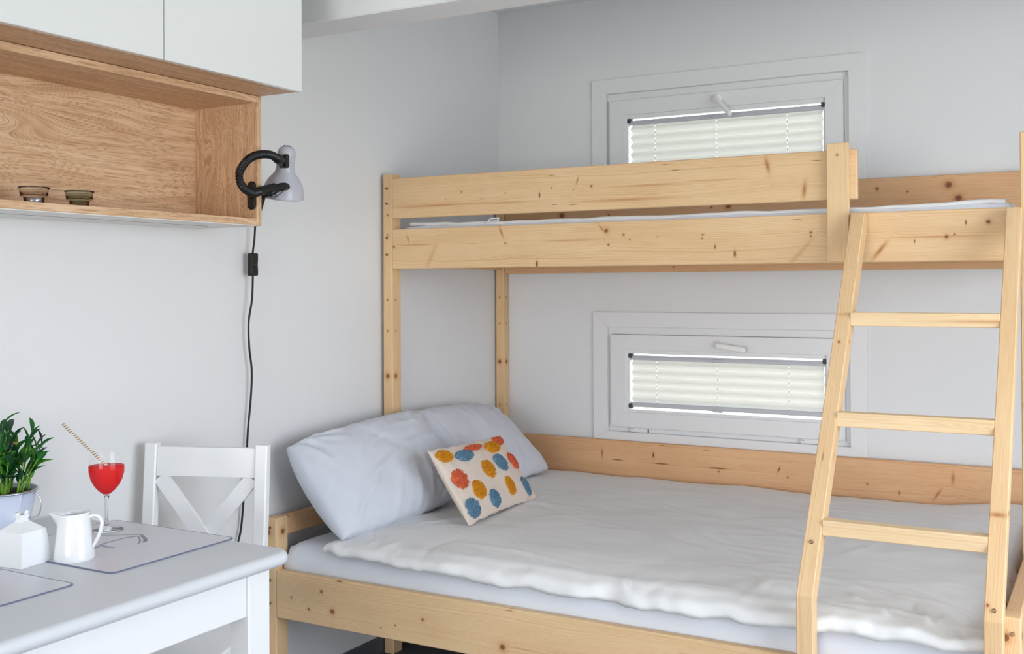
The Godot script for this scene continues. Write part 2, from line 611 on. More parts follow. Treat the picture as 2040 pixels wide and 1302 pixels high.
func window(called: String, y: float) -> void:
	var w := setting(called)
	mitred(w, "casing", Rect2(0.4435, y, 1.0695, 0.509), Rect2(WIN_X.x, y + 0.0335, 0.949, 0.416), 0.0, 0.012, M.frame)
	mitred(w, "window_frame", Rect2(WIN_X.x, y + 0.0335, 0.949, 0.416), Rect2(0.535, y + 0.07, 0.885, 0.335), -0.08, -0.008, M.frame)
	mitred(w, "sash", Rect2(0.5195, y + 0.0535, 0.915, 0.366), Rect2(0.582, y + 0.113, 0.788, 0.247), -0.007, 0.008, M.frame)
	mitred(w, "sash_bead", Rect2(0.578, y + 0.109, 0.796, 0.255), Rect2(0.5965, y + 0.1235, 0.7665, 0.2210), -0.030, -0.0005, M.frame)
	mitred(w, "gap_shade", Rect2(0.5175, y + 0.0515, 0.919, 0.370), Rect2(0.53, y + 0.064, 0.894, 0.345), -0.009, -0.0065, M.gap_shade)  # thin grey ring that paints the shadow line between sash and frame
	var g := S()
	board(g, Vector3(0.58, y + 0.11, -0.036), Vector3(1.372, y + 0.362, -0.031), 0, 0.0005)
	obj("pane", g, M.pane, w)
	# handle: a round plate and a lever; level on the lower window, turned down on the upper one
	var turned := y > 1.0
	var at := Vector3(0.967, y + (0.3915 if turned else 0.387), 0.008)
	var h := S(true)
	lathe(h, [Vector2(0.0185, 0.0), Vector2(0.0175, 0.009), Vector2(0.012, 0.012), Vector2(0, 0.012)], 20, Transform3D(Basis(Vector3.RIGHT, PI / 2), at))
	var hd := obj("handle_plate", h, M.handle, w)
	var dir := Vector3(0.60, -0.62, 0.35).normalized() if turned else Vector3(0.97, -0.13, 0.03).normalized()
	var lv := S(true)
	var p0 := at + Vector3(0, 0, 0.012)
	tube(lv, curve([at, p0, p0 + Vector3(0, 0, 0.010), p0 + Vector3(0, 0, 0.016) + dir * 0.018, p0 + Vector3(0, 0, 0.018) + dir * 0.115], 6), 0.0112, 12, true, 0.75)
	obj("handle_lever", lv, M.handle, w)
	hd.set_meta("label", "round white handle plate")
	for x in [0.600, 1.273]:
		var hg := piece("hinge", Vector3(x, y + 0.0345, -0.008), Vector3(x + 0.083, y + 0.053, 0.006), 0, M.frame, w, 0.002)
		piece("hinge_pin", Vector3(x + 0.076, y + 0.036, 0.006), Vector3(x + 0.081, y + 0.050, 0.0085), 1, M.gasket, hg, 0.0005)
		piece("hinge_screw", Vector3(x + 0.004, y + 0.046, 0.006), Vector3(x + 0.016, y + 0.0485, 0.0075), 0, M.gasket, hg, 0.0005)


func blind(y: float, label: String) -> void:
	var x0 := 0.604
	var x1 := 1.358
	var yt := y + 0.3400
	var yb := y + 0.1335
	var b := thing("pleated_blind", label, "blind", Vector3(0.98, yb, 0.0), "pleated blinds in the two windows")
	var st := S()
	# ten faces that fold to and fro, pierced where the cords run
	var cords := PackedFloat32Array([0.706, 0.955, 1.228])
	var xs := PackedFloat32Array([x0])
	for c in cords:
		xs.append(c - 0.0021)
		xs.append(c + 0.0021)
	xs.append(x1)
	var top := yt - 0.020
	var low := yb + 0.016
	for k in 10:
		var ya := lerpf(top, low, k / 10.0)
		var yc := lerpf(top, low, (k + 1) / 10.0)
		var za := -0.025 if k % 2 == 0 else -0.004
		var zc := -0.004 if k % 2 == 0 else -0.025
		for i in xs.size() - 1:
			var cuts := [[0.0, 1.0]] if i % 2 == 0 else [[0.0, 0.38], [0.62, 1.0]]
			for c in cuts:
				var a := Vector3(xs[i], lerpf(ya, yc, c[0]), lerpf(za, zc, c[0]))
				var d := Vector3(xs[i], lerpf(ya, yc, c[1]), lerpf(za, zc, c[1]))
				var wd := Vector3(xs[i + 1] - xs[i], 0, 0)
				quad(st, d, d + wd, a + wd, a)
	obj("pleated_fabric", st, M.pleat, b)
	var hr := S()
	board(hr, Vector3(x0 - 0.006, yt - 0.021, -0.024), Vector3(x1 + 0.006, yt - 0.003, -0.003), 0, 0.002)
	board(hr, Vector3(x0 - 0.006, yt - 0.012, -0.004), Vector3(x1 + 0.006, yt - 0.009, 0.0), 0, 0.0006)
	obj("head_rail", hr, M.rail_grey, b)
	var br := S()
	board(br, Vector3(x0 - 0.006, yb, -0.024), Vector3(x1 + 0.006, yb + 0.017, -0.003), 0, 0.002)
	obj("bottom_rail", br, M.rail_grey, b)
	for s in [0, 1]:
		var tabs := S()
		var ty: float = yt - 0.019 if s == 0 else yb - 0.004
		board(tabs, Vector3(0.941, ty, -0.004), Vector3(0.979, ty + 0.011, 0.008), 0, 0.003)
		obj("pull_tab", tabs, M.rail_grey, b)
		for x in [x0 - 0.013, x1 - 0.004]:
			var cl := S()
			var cy: float = yt - 0.013 if s == 0 else yb - 0.005
			board(cl, Vector3(x, cy, -0.022), Vector3(x + 0.017, cy + 0.018, 0.001), 0, 0.002)
			obj("corner_clip", cl, M.gasket, b)
	for c in cords:
		var cd := S(true)
		tube(cd, PackedVector3Array([Vector3(c, top + 0.004, -0.013), Vector3(c, low - 0.004, -0.013)]), 0.0007, 6)
		obj("cord", cd, M.frame_grey, b)
	for x in [x0 - 0.008, x1 + 0.008]:
		var cd := S(true)
		tube(cd, PackedVector3Array([Vector3(x, yt - 0.012, -0.013), Vector3(x, yb + 0.006, -0.013)]), 0.0008, 6)
		obj("cord", cd, M.frame_grey, b)


# ------------------------------------------------------------------ the bed

func bolt(parent: Node, at: Vector3, out: Vector3) -> void:
	var st := S(true)
	var b := Basis.looking_at(-out, Vector3.UP if absf(out.y) < 0.9 else Vector3.RIGHT) * Basis(Vector3.RIGHT, -PI / 2)
	lathe(st, [Vector2(0.0042, -0.004), Vector2(0.0042, 0.0004), Vector2(0.0030, 0.0010), Vector2(0.0022, 0.0002), Vector2(0, 0.0)], 12, Transform3D(b, at))
	obj("bolt", st, M.bolt, parent)


func bed() -> void:
	M.bolt = plain(Color(0.34, 0.24, 0.15), 0.4, 0.4)
	var b := thing("bunk_bed", "pine bunk bed with a wide lower bed and a narrow railed upper bunk", "bunk bed", Vector3(1.06, 0, 0.73))
	var guard := pine(1.6, 0.142, [["b", 0.727, 0.045, 0.55, 0.3], ["d", 0.777, 0.064, 1.1], ["v", 0.59, 0.084, 0.8], ["d", 0.634, 0.063, 0.7], ["d", 0.713, 0.071, 0.6], ["b", 1.344, 0.031, 1.1, -0.2], ["b", 1.451, 0.108, 1.15, 0.1], ["s", 0.973, 0.071, 1.5], ["s", 1.181, 0.066], ["k", 1.025, 0.011], ["k", 1.059, 0.029], ["k", 1.485, 0.026], ["k", 0.713, 0.12], ["k", 0.645, 0.117, 0.8], ["k", 0.634, 0.022, 0.8], ["d", 0.290, 0.06, 0.8], ["d", 0.225, 0.081, 0.5], ["d", 0.368, 0.086, 0.6], ["d", 0.462, 0.072, 0.6], ["s", 0.188, 0.101, 2.2], ["s", 0.45, 0.103, 1.4], ["s", 0.9, 0.112, 2.0]], 101)
	var rail := pine(2.02, 0.14, [["o", 0.828, 0.028, 0.7], ["b", 0.815, 0.024, 0.7, -0.9], ["d", 0.887, 0.042], ["d", 0.46, 0.059, 0.9], ["d", 0.835, 0.072], ["d", 0.908, 0.058, 0.7], ["d", 1.001, 0.052, 0.6], ["d", 1.146, 0.049, 0.9], ["d", 1.144, 0.06, 0.8], ["v", 1.184, 0.086, 0.6], ["v", 1.245, 0.108], ["v", 0.579, 0.129, 1.1], ["s", 0.705, 0.055, 1.3], ["b", 0.067, 0.034, 0.55, -0.3], ["d", 0.007, 0.061, 1.2], ["s", 0.10, 0.056, 1.0], ["s", 0.318, 0.057, 0.6], ["b", 0.445, 0.022, 0.85, -0.4], ["w", 0.164, 0.1, 1.0, 0.5], ["w", 1.438, 0.108, 1.0, 0.9], ["b", 1.659, 0.106, 1.25, 0.75], ["v", 1.881, 0.036, 0.6], ["o", 1.936, 0.036, 0.62], ["o", 1.832, 0.073, 0.6], ["s", 1.80, 0.072, 1.6], ["d", 1.853, 0.067, 0.8], ["v", 1.75, 0.083, 0.5], ["d", 1.469, 0.051], ["d", 1.469, 0.062, 0.8], ["k", 1.428, 0.013, 1.2]], 102)
	var low := pine(2.02, 0.143, [["o", 0.215, 0.093, 0.85], ["o", 0.174, 0.04, 0.55], ["k", 0.241, 0.002, 1.0], ["d", 0.126, 0.099, 1.2], ["d", 0.059, 0.073], ["o", 0.535, 0.069, 0.45], ["d", 0.441, 0.099, 0.7], ["d", 0.391, 0.113, 0.7], ["o", 0.792, 0.104, 0.95], ["k", 0.811, 0.004], ["s", 0.85, 0.1, 0.5], ["o", 1.3, 0.05, 0.8]], 103, false, 760.0, Color(0.915, 0.79, 0.62), Color(0.83, 0.665, 0.475))
	var back := pine(2.03, 0.143, [["v", 0.662, 0.045], ["v", 1.154, 0.062, 0.9, 0.4], ["d", 1.186, 0.088], ["k", 0.51, 0.075, 2.0], ["k", 0.694, 0.076, 2.4], ["k", 0.92, 0.076, 2.8], ["b", 0.444, 0.053, 0.9], ["b", 1.749, 0.045, 1.0], ["b", 1.70, 0.102, 0.9, 0.6], ["v", 1.574, 0.109, 0.7], ["d", 1.467, 0.087], ["d", 0.925, 0.088], ["k", 0.699, 0.005], ["k", 0.875, 0.012]], 104, false, 760.0, Color(0.89, 0.715, 0.545), Color(0.785, 0.575, 0.405))
	var high := pine(2.03, 0.143, [["o", 1.741, 0.034, 1.4], ["o", 1.773, 0.08, 1.3], ["o", 1.507, 0.037, 0.6], ["d", 1.608, 0.051], ["o", 0.269, 0.086, 1.3], ["d", 0.478, 0.091, 1.2], ["o", 0.968, 0.076, 1.1], ["d", 0.902, 0.077, 1.2]], 105, false, 760.0, Color(0.89, 0.715, 0.545), Color(0.785, 0.575, 0.405))
	# posts
	for p in [[0.015, 0.054, 0.795, 0.849, 1.697], [0.008, 0.047, 0.004, 0.044, 1.697], [2.068, 2.107, 0.795, 0.849, 1.697], [2.068, 2.107, 0.004, 0.044, 1.697], [0.015, 0.055, 1.401, 1.456, 0.594], [2.068, 2.107, 1.401, 1.456, 0.594]]:
		piece("post", Vector3(p[0], 0, p[2]), Vector3(p[1], p[4], p[3]), 1, M.post, b, 0.0025)
	piece("guard_post", Vector3(1.5745, 1.362, 0.8495), Vector3(1.635, 1.697, 0.8715), 1, M.post, b, 0.002, Vector2(0.1, 0.02))
	piece("guard_rail", Vector3(0.0545, 1.538, 0.825), Vector3(1.653, 1.680, 0.849), 0, guard, b, 0.0025)
	piece("side_rail", Vector3(0.0545, 1.360, 0.825), Vector3(2.0675, 1.500, 0.849), 0, rail, b, 0.0025)
	piece("guard_rail", Vector3(0.0475, 1.529, 0.012), Vector3(2.0675, 1.671, 0.036), 0, high, b, 0.0025)
	piece("side_rail", Vector3(0.0475, 1.349, 0.012), Vector3(2.0675, 1.490, 0.036), 0, M.pine, b, 0.0025)
	for x in [0.020, 2.078]:
		piece("end_rail", Vector3(x, 1.365, 0.0445), Vector3(x + 0.022, 1.490, 0.7945), 2, M.pine, b)
	piece("side_rail", Vector3(0.0555, 0.295, 1.430), Vector3(2.0675, 0.438, 1.456), 0, low, b, 0.0025)
	piece("back_board", Vector3(0.0475, 0.541, 0.014), Vector3(2.0675, 0.684, 0.036), 0, back, b, 0.0025)
	piece("side_rail", Vector3(0.0475, 0.295, 0.014), Vector3(2.0675, 0.438, 0.036), 0, M.pine, b, 0.0025)
	piece("end_rail", Vector3(0.024, 0.535, 0.0445), Vector3(0.050, 0.593, 1.4005), 2, M.pine, b, 0.002, Vector2(0.2, 0.05))
	piece("end_rail", Vector3(0.024, 0.295, 0.0445), Vector3(0.050, 0.420, 1.4005), 2, M.pine, b, 0.002, Vector2(0.5, 0.15))
	piece("end_rail", Vector3(2.072, 0.470, 0.0445), Vector3(2.104, 0.593, 1.4005), 2, M.pine, b)
	piece("end_rail", Vector3(2.072, 0.295, 0.0445), Vector3(2.104, 0.420, 1.4005), 2, M.pine, b, 0.002, Vector2(0.4, 0.1))
	# slat bases on their ledges
	for z in [0.0365, 0.805]:
		piece("slat_ledge", Vector3(0.06, 1.372, z), Vector3(2.06, 1.392, z + 0.0195), 0, M.pine, b)
	for z in [0.0365, 1.41]:
		piece("slat_ledge", Vector3(0.06, 0.352, z), Vector3(2.06, 0.372, z + 0.0195), 0, M.pine, b)
	for k in 14:
		var x := 0.09 + k * 0.145
		piece("slat", Vector3(x, 1.3925, 0.037), Vector3(x + 0.07, 1.408, 0.824), 2, M.pine, b, 0.0015, Vector2(k * 0.13, k * 0.04))
		piece("slat", Vector3(x, 0.3725, 0.037), Vector3(x + 0.07, 0.388, 1.429), 2, M.pine, b, 0.0015, Vector2(k * 0.17, k * 0.05))
	# bolts: two at each joint on the front faces of the posts
	for y in [0.405, 0.335]:
		bolt(b, Vector3(0.0315, y, 1.456), Vector3(0, 0, 1))
		bolt(b, Vector3(2.0905, y + 0.155, 1.456), Vector3(0, 0, 1))
	for y in [1.645, 1.592, 1.470, 1.410]:
		bolt(b, Vector3(0.033, y, 0.849), Vector3(0, 0, 1))
	bolt(b, Vector3(0.0315, 0.565, 1.456), Vector3(0, 0, 1))


func ladder() -> void:
	var l := thing("ladder", "slanting pine ladder with three square rungs leaning on the upper bunk", "ladder", Vector3(1.86, 0, 1.48))
	var stile_l := pine(1.6, 0.09, [["k", 0.88, 0.02, 0.8], ["k", 1.28, 0.055, 0.6], ["k", 1.38, 0.05, 0.7], ["d", 1.15, 0.02], ["w", 1.22, 0.02, 0.5]], 51)
	var stile_r := pine(1.6, 0.09, [["b", 0.79, 0.02, 0.9], ["d", 0.62, 0.03], ["d", 0.52, 0.02], ["k", 0.35, 0.02, 0.5]], 52)
	# profile in the plane of y and z: upright foot, slanted upper part, level cut at the top
	var side := PackedVector2Array([Vector2(0, 1.457), Vector2(0, 1.500), Vector2(0.592, 1.500), Vector2(1.4955, 0.893), Vector2(1.4955, 0.8505), Vector2(1.466, 0.8505), Vector2(0.575, 1.457)])
	for k in 2:
		var x: float = [1.6455, 2.0385][k]
		var st := S()
		slope_uv = true
		prism(st, side, 0, x, x + 0.0375, 0.002, 1)
		slope_uv = false
		obj("stile", st, [stile_l, stile_r][k], l)
	for k in 3:
		var y: float = [1.226, 0.9835, 0.7475][k]
		var z: float = [1.086, 1.247, 1.405][k]
		var poly := section(y - 0.0355, y, z - 0.040, z, 0.002)
		var st := S()
		prism(st, poly, 0, 1.6832, 2.0383, 0.001, 0, Vector2(0.15 + 0.3 * k, 0.03 + 0.09 * k))
		obj("rung", st, M.rung, l)
	bolt(l, Vector3(1.664, 0.700, 1.4275), Vector3(0, 0.557, 0.8305))
	bolt(l, Vector3(2.058, 0.612, 1.4865), Vector3(0, 0.557, 0.8305))


# ------------------------------------------------------------------ mattresses, duvet, pillows

func round_box(st: SurfaceTool, lo: Vector3, hi: Vector3, r: float, f: Callable) -> void:
	# a cushion-like block: a grid over the top half and one over the bottom, drawn in at the rim
	var us := eased(40)
	var vs := eased(30)
	for side in [1.0, -1.0]:
		var fn := func(u: float, v: float) -> Vector3:
			var x := lerpf(lo.x, hi.x, u)
			var z := lerpf(lo.z, hi.z, v)
			var d := minf(minf(x - lo.x, hi.x - x), minf(z - lo.z, hi.z - z))
			var t := clampf(d / r, 0.0, 1.0)
			var k := sqrt(1.0 - (1.0 - t) * (1.0 - t))
			var mid := (lo.y + hi.y) * 0.5
			var half := (hi.y - lo.y) * 0.5
			var p := Vector3(x, mid + side * (half - r * (1.0 - k)), z)
			if d < 1e-5:
				p.y = mid + side * (half - r)
			return p + f.call(p)
		grid(st, us, vs, fn, Vector2.ONE, side > 0)
	# upright faces between the two rims
	var half := (hi.y - lo.y) * 0.5
	var y0 := (lo.y + hi.y) * 0.5 - half + r
	var y1 := (lo.y + hi.y) * 0.5 + half - r
	var rim: Array = []
	for u in us: rim.append(Vector2(u, 1))
	for i in vs.size(): rim.append(Vector2(1, 1.0 - vs[i]))
	for i in us.size(): rim.append(Vector2(1.0 - us[i], 0))
	for v in vs: rim.append(Vector2(0, v))
	for i in rim.size():
		var a: Vector2 = rim[i]
		var b: Vector2 = rim[(i + 1) % rim.size()]
		if a.distance_to(b) < 1e-6:
			continue
		var q: Array = []
		for c in [[a, y0], [b, y0], [b, y1], [a, y1]]:
			var p := Vector3(lerpf(lo.x, hi.x, c[0].x), c[1], lerpf(lo.z, hi.z, c[0].y))
			q.append(p + f.call(p))
		quad(st, q[0], q[1], q[2], q[3])


func creases(seed_: int, count: int, area: Rect2, along: float, spread: float, long_: Vector2, wide: Vector2, tall: Vector2) -> Array:
	var r := RandomNumberGenerator.new()
	r.seed = seed_
	var out: Array = []
	for i in count:
		var a := along + r.randfn(0.0, spread)
		out.append([Vector2(r.randf_range(area.position.x, area.end.x), r.randf_range(area.position.y, area.end.y)), Vector2(cos(a), sin(a)), r.randf_range(long_.x, long_.y), r.randf_range(wide.x, wide.y), r.randf_range(tall.x, tall.y), r.randf_range(-3.0, 3.0)])
	return out


func crease_height(list: Array, p: Vector2) -> float:
	var h := 0.0
	for c in list:
		var d: Vector2 = p - c[0]
		var a: float = d.dot(c[1]) / c[2]
		if absf(a) > 1.6:
			continue
		var b: float = (d.cross(c[1]) + c[5] * c[2] * 0.06 * a * a) / c[3]
		if absf(b) > 3.0:
			continue
		h += c[4] * exp(-b * b) * exp(-a * a * 2.2)
	return h


func bedding() -> void:
	# lower mattress in a fitted sheet
	var soft := noise(61, 1.0, 2)
	var st := S(true)
	round_box(st, Vector3(0.062, 0.389, 0.040), Vector3(2.062, 0.516, 1.428), 0.045, func(p: Vector3) -> Vector3:
		return Vector3(0, 0.004 * soft.get_noise_2d(p.x * 3.0, p.z * 3.0), 0.0015 * soft.get_noise_2d(p.x * 9.0, p.y * 14.0)))
	var mt := thing("mattress", "thick mattress in a white fitted sheet on the wide lower bed", "mattress", Vector3(1.06, 0.388, 0.73), "mattresses of the bunk bed")
	obj("fitted_sheet", st, M.sheet, mt)
	# thin mattress of the upper bunk
	st = S(true)
	round_box(st, Vector3(0.075, 1.409, 0.042), Vector3(2.055, 1.512, 0.818), 0.022, func(p: Vector3) -> Vector3:
		return Vector3(0, 0.005 * soft.get_noise_2d(p.x * 9.0, 40.0 + p.z * 4.0) + (0.006 * smoothstep(1.72, 1.95, p.x) if p.y > 1.45 else 0.0), 0))
	var um := thing("mattress", "thin white mattress showing as a strip above the upper bunk's side rail", "mattress", Vector3(1.06, 1.408, 0.43), "mattresses of the bunk bed")
	obj("cover", st, M.sheet, um)
	# the rumpled edge of its sheet
	st = S(true)
	var edge: Array = []
	for k in 40:
		var x := 0.10 + k * 0.0495
		edge.append(Vector3(x, 1.5125 + 0.0035 * soft.get_noise_2d(x * 14.0, 3.0) + 0.007 * smoothstep(1.72, 1.95, x) + 0.006 * smoothstep(0.34, 0.2, x), 0.800 + 0.006 * soft.get_noise_2d(x * 6.0, 8.0)))
	tube(st, curve(edge, 3), 0.0062, 8, true, 1.4)
	obj("sheet_hem", st, M.duvet, um)
	var tg := S(true)
	grid(tg, steps(0, 1, 12), steps(0, 1, 3), func(u: float, v: float) -> Vector3:
		return Vector3(0.412 + 0.058 * u, 1.513 + 0.013 * v * smoothstep(0.0, 0.45, u) + 0.004 * smoothstep(0.0, 0.5, u), 0.812 - 0.002 * v), Vector2.ONE, false)
	grid(tg, steps(0, 1, 12), steps(0, 1, 3), func(u: float, v: float) -> Vector3:
		return Vector3(0.412 + 0.058 * u, 1.513 + 0.013 * v * smoothstep(0.0, 0.45, u) + 0.004 * smoothstep(0.0, 0.5, u), 0.8113 - 0.002 * v), Vector2.ONE, true)
	var tgo := obj("care_tag", tg, M.sheet, um, "white tag with small dark lettering")
	var word := TextMesh.new()
	var font := SystemFont.new()
	font.font_names = PackedStringArray(["Droid Sans"])
	font.font_weight = 700
	word.font = font
	word.text = "MELISONE"
	word.font_size = 24
	word.pixel_size = 0.0042 / 18.0
	word.depth = 0.0003
	word.material = M.black_soft
	var wo := MeshInstance3D.new()
	wo.mesh = word
	wo.name = "lettering"
	wo.position = Vector3(0.450, 1.5225, 0.8125)
	tgo.add_child(wo, true)
	duvet()
	pillows()
	cushion()


func duvet() -> void:
	var area := Rect2(0.25, 0.08, 1.8, 1.36)
	var folds := creases(5, 80, area, 0.25, 0.5, Vector2(0.10, 0.34), Vector2(0.006, 0.016), Vector2(-0.0016, 0.0030))
	folds.append_array(creases(6, 60, Rect2(0.3, 1.30, 1.7, 0.15), 1.25, 0.45, Vector2(0.03, 0.09), Vector2(0.005, 0.011), Vector2(-0.005, 0.008)))
	folds.append_array(creases(8, 30, Rect2(1.2, 0.7, 0.85, 0.7), 0.4, 0.7, Vector2(0.08, 0.25), Vector2(0.007, 0.016), Vector2(-0.003, 0.0045)))
	folds.append_array(creases(9, 14, Rect2(0.3, 0.3, 0.5, 0.9), -0.8, 0.5, Vector2(0.10, 0.25), Vector2(0.010, 0.020), Vector2(0.001, 0.005)))
	var n := noise(77, 1.0, 3)
	var front := func(x: float) -> float:
		return 1.452 + 0.016 * n.get_noise_2d(x * 5.0, 1.0) + 0.010 * smoothstep(1.2, 1.9, x) - 0.012 * exp(-pow((x - 1.16) / 0.05, 2.0))
	var head := func(z: float) -> float:
		return 0.235 + 0.02 * n.get_noise_2d(z * 4.0, 5.0)
	var us := eased(190)
	var vs := eased(150)
	var bottom := func(x: float, z: float) -> float:
		return 0.5180 - (0.008 + 0.022 * exp(-pow((x - 1.15) / 0.55, 2.0))) * smoothstep(1.385, 1.46, z) + 0.012 * n.get_noise_2d(x * 7.0, 20.0) * smoothstep(1.38, 1.45, z)
	var surface := func(u: float, v: float, up: bool) -> Vector3:
		var zf: float = front.call(lerpf(0.24, 2.045, u))
		var z := lerpf(0.055, zf, v)
		var xh: float = head.call(z)
		var x := lerpf(xh, 2.048, u)
		var yb: float = bottom.call(x, z)
		if not up:
			return Vector3(x, yb, z)
		var d := minf(minf(x - xh, 2.048 - x), minf(z - 0.055, zf - z))
		var r := 0.026
		var t := clampf(d / r, 0.0, 1.0)
		var k := sqrt(1.0 - (1.0 - t) * (1.0 - t))
		var swell := 0.036 - 0.010 * smoothstep(1.2, 1.42, z) + 0.007 * n.get_noise_2d(x * 2.2, z * 2.2) + 0.020 * smoothstep(1.70, 2.0, x) * smoothstep(0.5, 0.1, z)
		var h := swell + crease_height(folds, Vector2(x, z)) * smoothstep(0.0, 0.05, d) + 0.0015 * n.get_noise_2d(x * 9.0, z * 9.0)
		var over := 0.0
		if zf - z < 0.04 and d > 1e-5:
			over = 0.006 * sin(PI * clampf((zf - z) / 0.04, 0.0, 1.0))
		return Vector3(x, yb + maxf(h, 0.010) * k + crease_height(folds, Vector2(x, z)) * 0.6 * (1.0 - smoothstep(0.0, 0.05, d)) * k, z + over)
	var st := S(true)
	grid(st, us, vs, func(u: float, v: float) -> Vector3: return surface.call(u, v, true), Vector2.ONE, true)
	grid(st, us, PackedFloat32Array([0.0, 0.5, 0.93, 0.97, 1.0]), func(u: float, v: float) -> Vector3: return surface.call(u, v, false), Vector2.ONE, false)
	var o := thing("duvet", "rumpled white duvet spread flat over the wide lower bed", "duvet", Vector3(1.1, 0.516, 0.75))
	obj("duvet_cover", st, M.duvet, o)
	# the loose corner that hangs past the foot end
	var fl := S(true)
	for s in [0.0, 0.004]:
		grid(fl, steps(0, 1, 10), steps(0, 1, 12), func(u: float, v: float) -> Vector3:
			return Vector3(2.02 + 0.044 * u, 0.560 - 0.07 * u * u - s + 0.008 * sin(v * 13.0) * u, lerpf(0.80, 1.10, v) + 0.01 * sin(v * 17.0 + u * 3.0)), Vector2.ONE, s == 0.0)
	obj("duvet_corner", fl, M.duvet, o)


func pillow_mesh(c00: Vector3, c10: Vector3, c11: Vector3, c01: Vector3, front: float, rear: float, pinch: float, folds: Array, seed_: int, cells: int, power := 0.42, bow := 0.0) -> SurfaceTool:
	var n := noise(seed_, 1.0, 3)
	var nrm := ((c10 - c00) + (c11 - c01)).cross((c01 - c00) + (c11 - c10)).normalized()
	var wide := c00.distance_to(c10)
	var tall := c00.distance_to(c01)
	var st := S(true)
	for side in [1.0, -1.0]:
		var f := func(u: float, v: float) -> Vector3:
			var s := 2.0 * u - 1.0
			var t := 2.0 * v - 1.0
			var s2 := s * (1.0 - pinch * (1.0 - t * t) * s * s) * sqrt(1.0 - bow * 0.5 * t * t) * (1.0 + bow * 0.13)
			var t2 := t * (1.0 - pinch * 1.2 * (1.0 - s * s) * t * t) * sqrt(1.0 - bow * 0.5 * s * s) * (1.0 + bow * 0.13)
			var uu := 0.5 + 0.5 * s2
			var vv := 0.5 + 0.5 * t2
			var p := c00.lerp(c10, uu).lerp(c01.lerp(c11, uu), vv)
			var k := pow(maxf(0.0, (1.0 - s * s) * (1.0 - t * t)), power)
			var ridge := 1.0 - k
			var q := Vector2(uu * wide, vv * tall)
			var h: float = (front if side > 0 else rear) * k
			if side > 0 and k > 0.0:
				h += (crease_height(folds, q) + 0.006 * n.get_noise_2d(q.x * 6.0, q.y * 6.0) + 0.005 * n.get_noise_2d(q.x * 22.0, q.y * 22.0) * ridge) * smoothstep(0.0, 0.25, k)
			p += (c01 - c00).normalized() * 0.006 * n.get_noise_2d(q.x * 16.0, 3.0) * absf(t) * ridge
			return p + nrm * h * side
		grid(st, eased(cells), eased(cells), f, Vector2(wide, tall), side < 0)
	return st


func pillows() -> void:
	# the front pillow leans on the headboard rail, the other stands behind it in the corner
	var f1: Array = []
	for c in [[0.03, 0.36, -0.5], [0.05, 0.33, -0.9], [0.07, 0.34, -0.2], [0.04, 0.28, -1.1], [0.10, 0.31, -0.35], [0.14, 0.33, -0.1], [0.55, 0.35, 0.9], [0.50, 0.33, 1.2], [0.57, 0.31, 0.4], [0.08, 0.05, 0.9], [0.15, 0.10, 0.6], [0.45, 0.06, -0.8], [0.35, 0.05, 1.4], [0.42, 0.08, 1.5], [0.25, 0.16, 0.35]]:
		f1.append([Vector2(c[0], c[1]), Vector2(cos(c[2]), sin(c[2])), 0.10, 0.010, 0.010, 1.0])
	f1.append_array(creases(31, 30, Rect2(0.0, 0.0, 0.62, 0.4), 0.3, 0.6, Vector2(0.05, 0.14), Vector2(0.006, 0.013), Vector2(-0.005, 0.007)))
	var st := pillow_mesh(Vector3(0.285, 0.547, 1.432), Vector3(0.325, 0.572, 0.830), Vector3(0.085, 0.852, 0.745), Vector3(0.085, 0.815, 1.455), 0.092, 0.070, 0.0, f1, 41, 76, 0.36, 0.20)
	var a := thing("pillow", "plump white pillow at the front of the lower bed, against the headboard rail", "pillow", Vector3(0.19, 0.52, 1.1), "white pillows on the lower bed")
	obj("pillowcase", st, M.pillow, a)
	var f2 := creases(32, 34, Rect2(0.0, 0.0, 0.6, 0.4), 0.9, 0.6, Vector2(0.05, 0.14), Vector2(0.006, 0.013), Vector2(-0.005, 0.008))
	st = pillow_mesh(Vector3(0.285, 0.572, 0.760), Vector3(0.315, 0.568, 0.150), Vector3(0.072, 0.818, 0.220), Vector3(0.078, 0.848, 0.742), 0.068, 0.058, 0.0, f2, 42, 66, 0.38, 0.16)
	var b := thing("pillow", "white pillow standing in the bed corner behind the dotted cushion", "pillow", Vector3(0.19, 0.55, 0.5), "white pillows on the lower bed")
	obj("pillowcase", st, M.pillow, b)


# tufted dots on the cushion's face, -1..1 along and up it: place, half sizes, yarn
const DOTS: Array = [
	[-0.79, 0.74, 0.165, 0.17, "y"], [-0.36, 0.63, 0.20, 0.16, "b"], [-0.03, 0.79, 0.23, 0.085, "o"], [0.46, 0.68, 0.20, 0.18, "y"], [0.74, 0.83, 0.17, 0.14, "o"],
	[-0.77, 0.09, 0.155, 0.25, "o"], [-0.03, 0.11, 0.146, 0.245, "y"], [0.39, 0.19, 0.15, 0.25, "b"], [0.81, 0.15, 0.12, 0.25, "o"],
	[-0.50, -0.31, 0.137, 0.24, "y"], [0.30, -0.47, 0.10, 0.26, "y"], [0.76, -0.62, 0.11, 0.27, "b"], [-0.23, -0.66, 0.12, 0.25, "b"], [-0.80, -0.68, 0.15, 0.245, "b"],
]


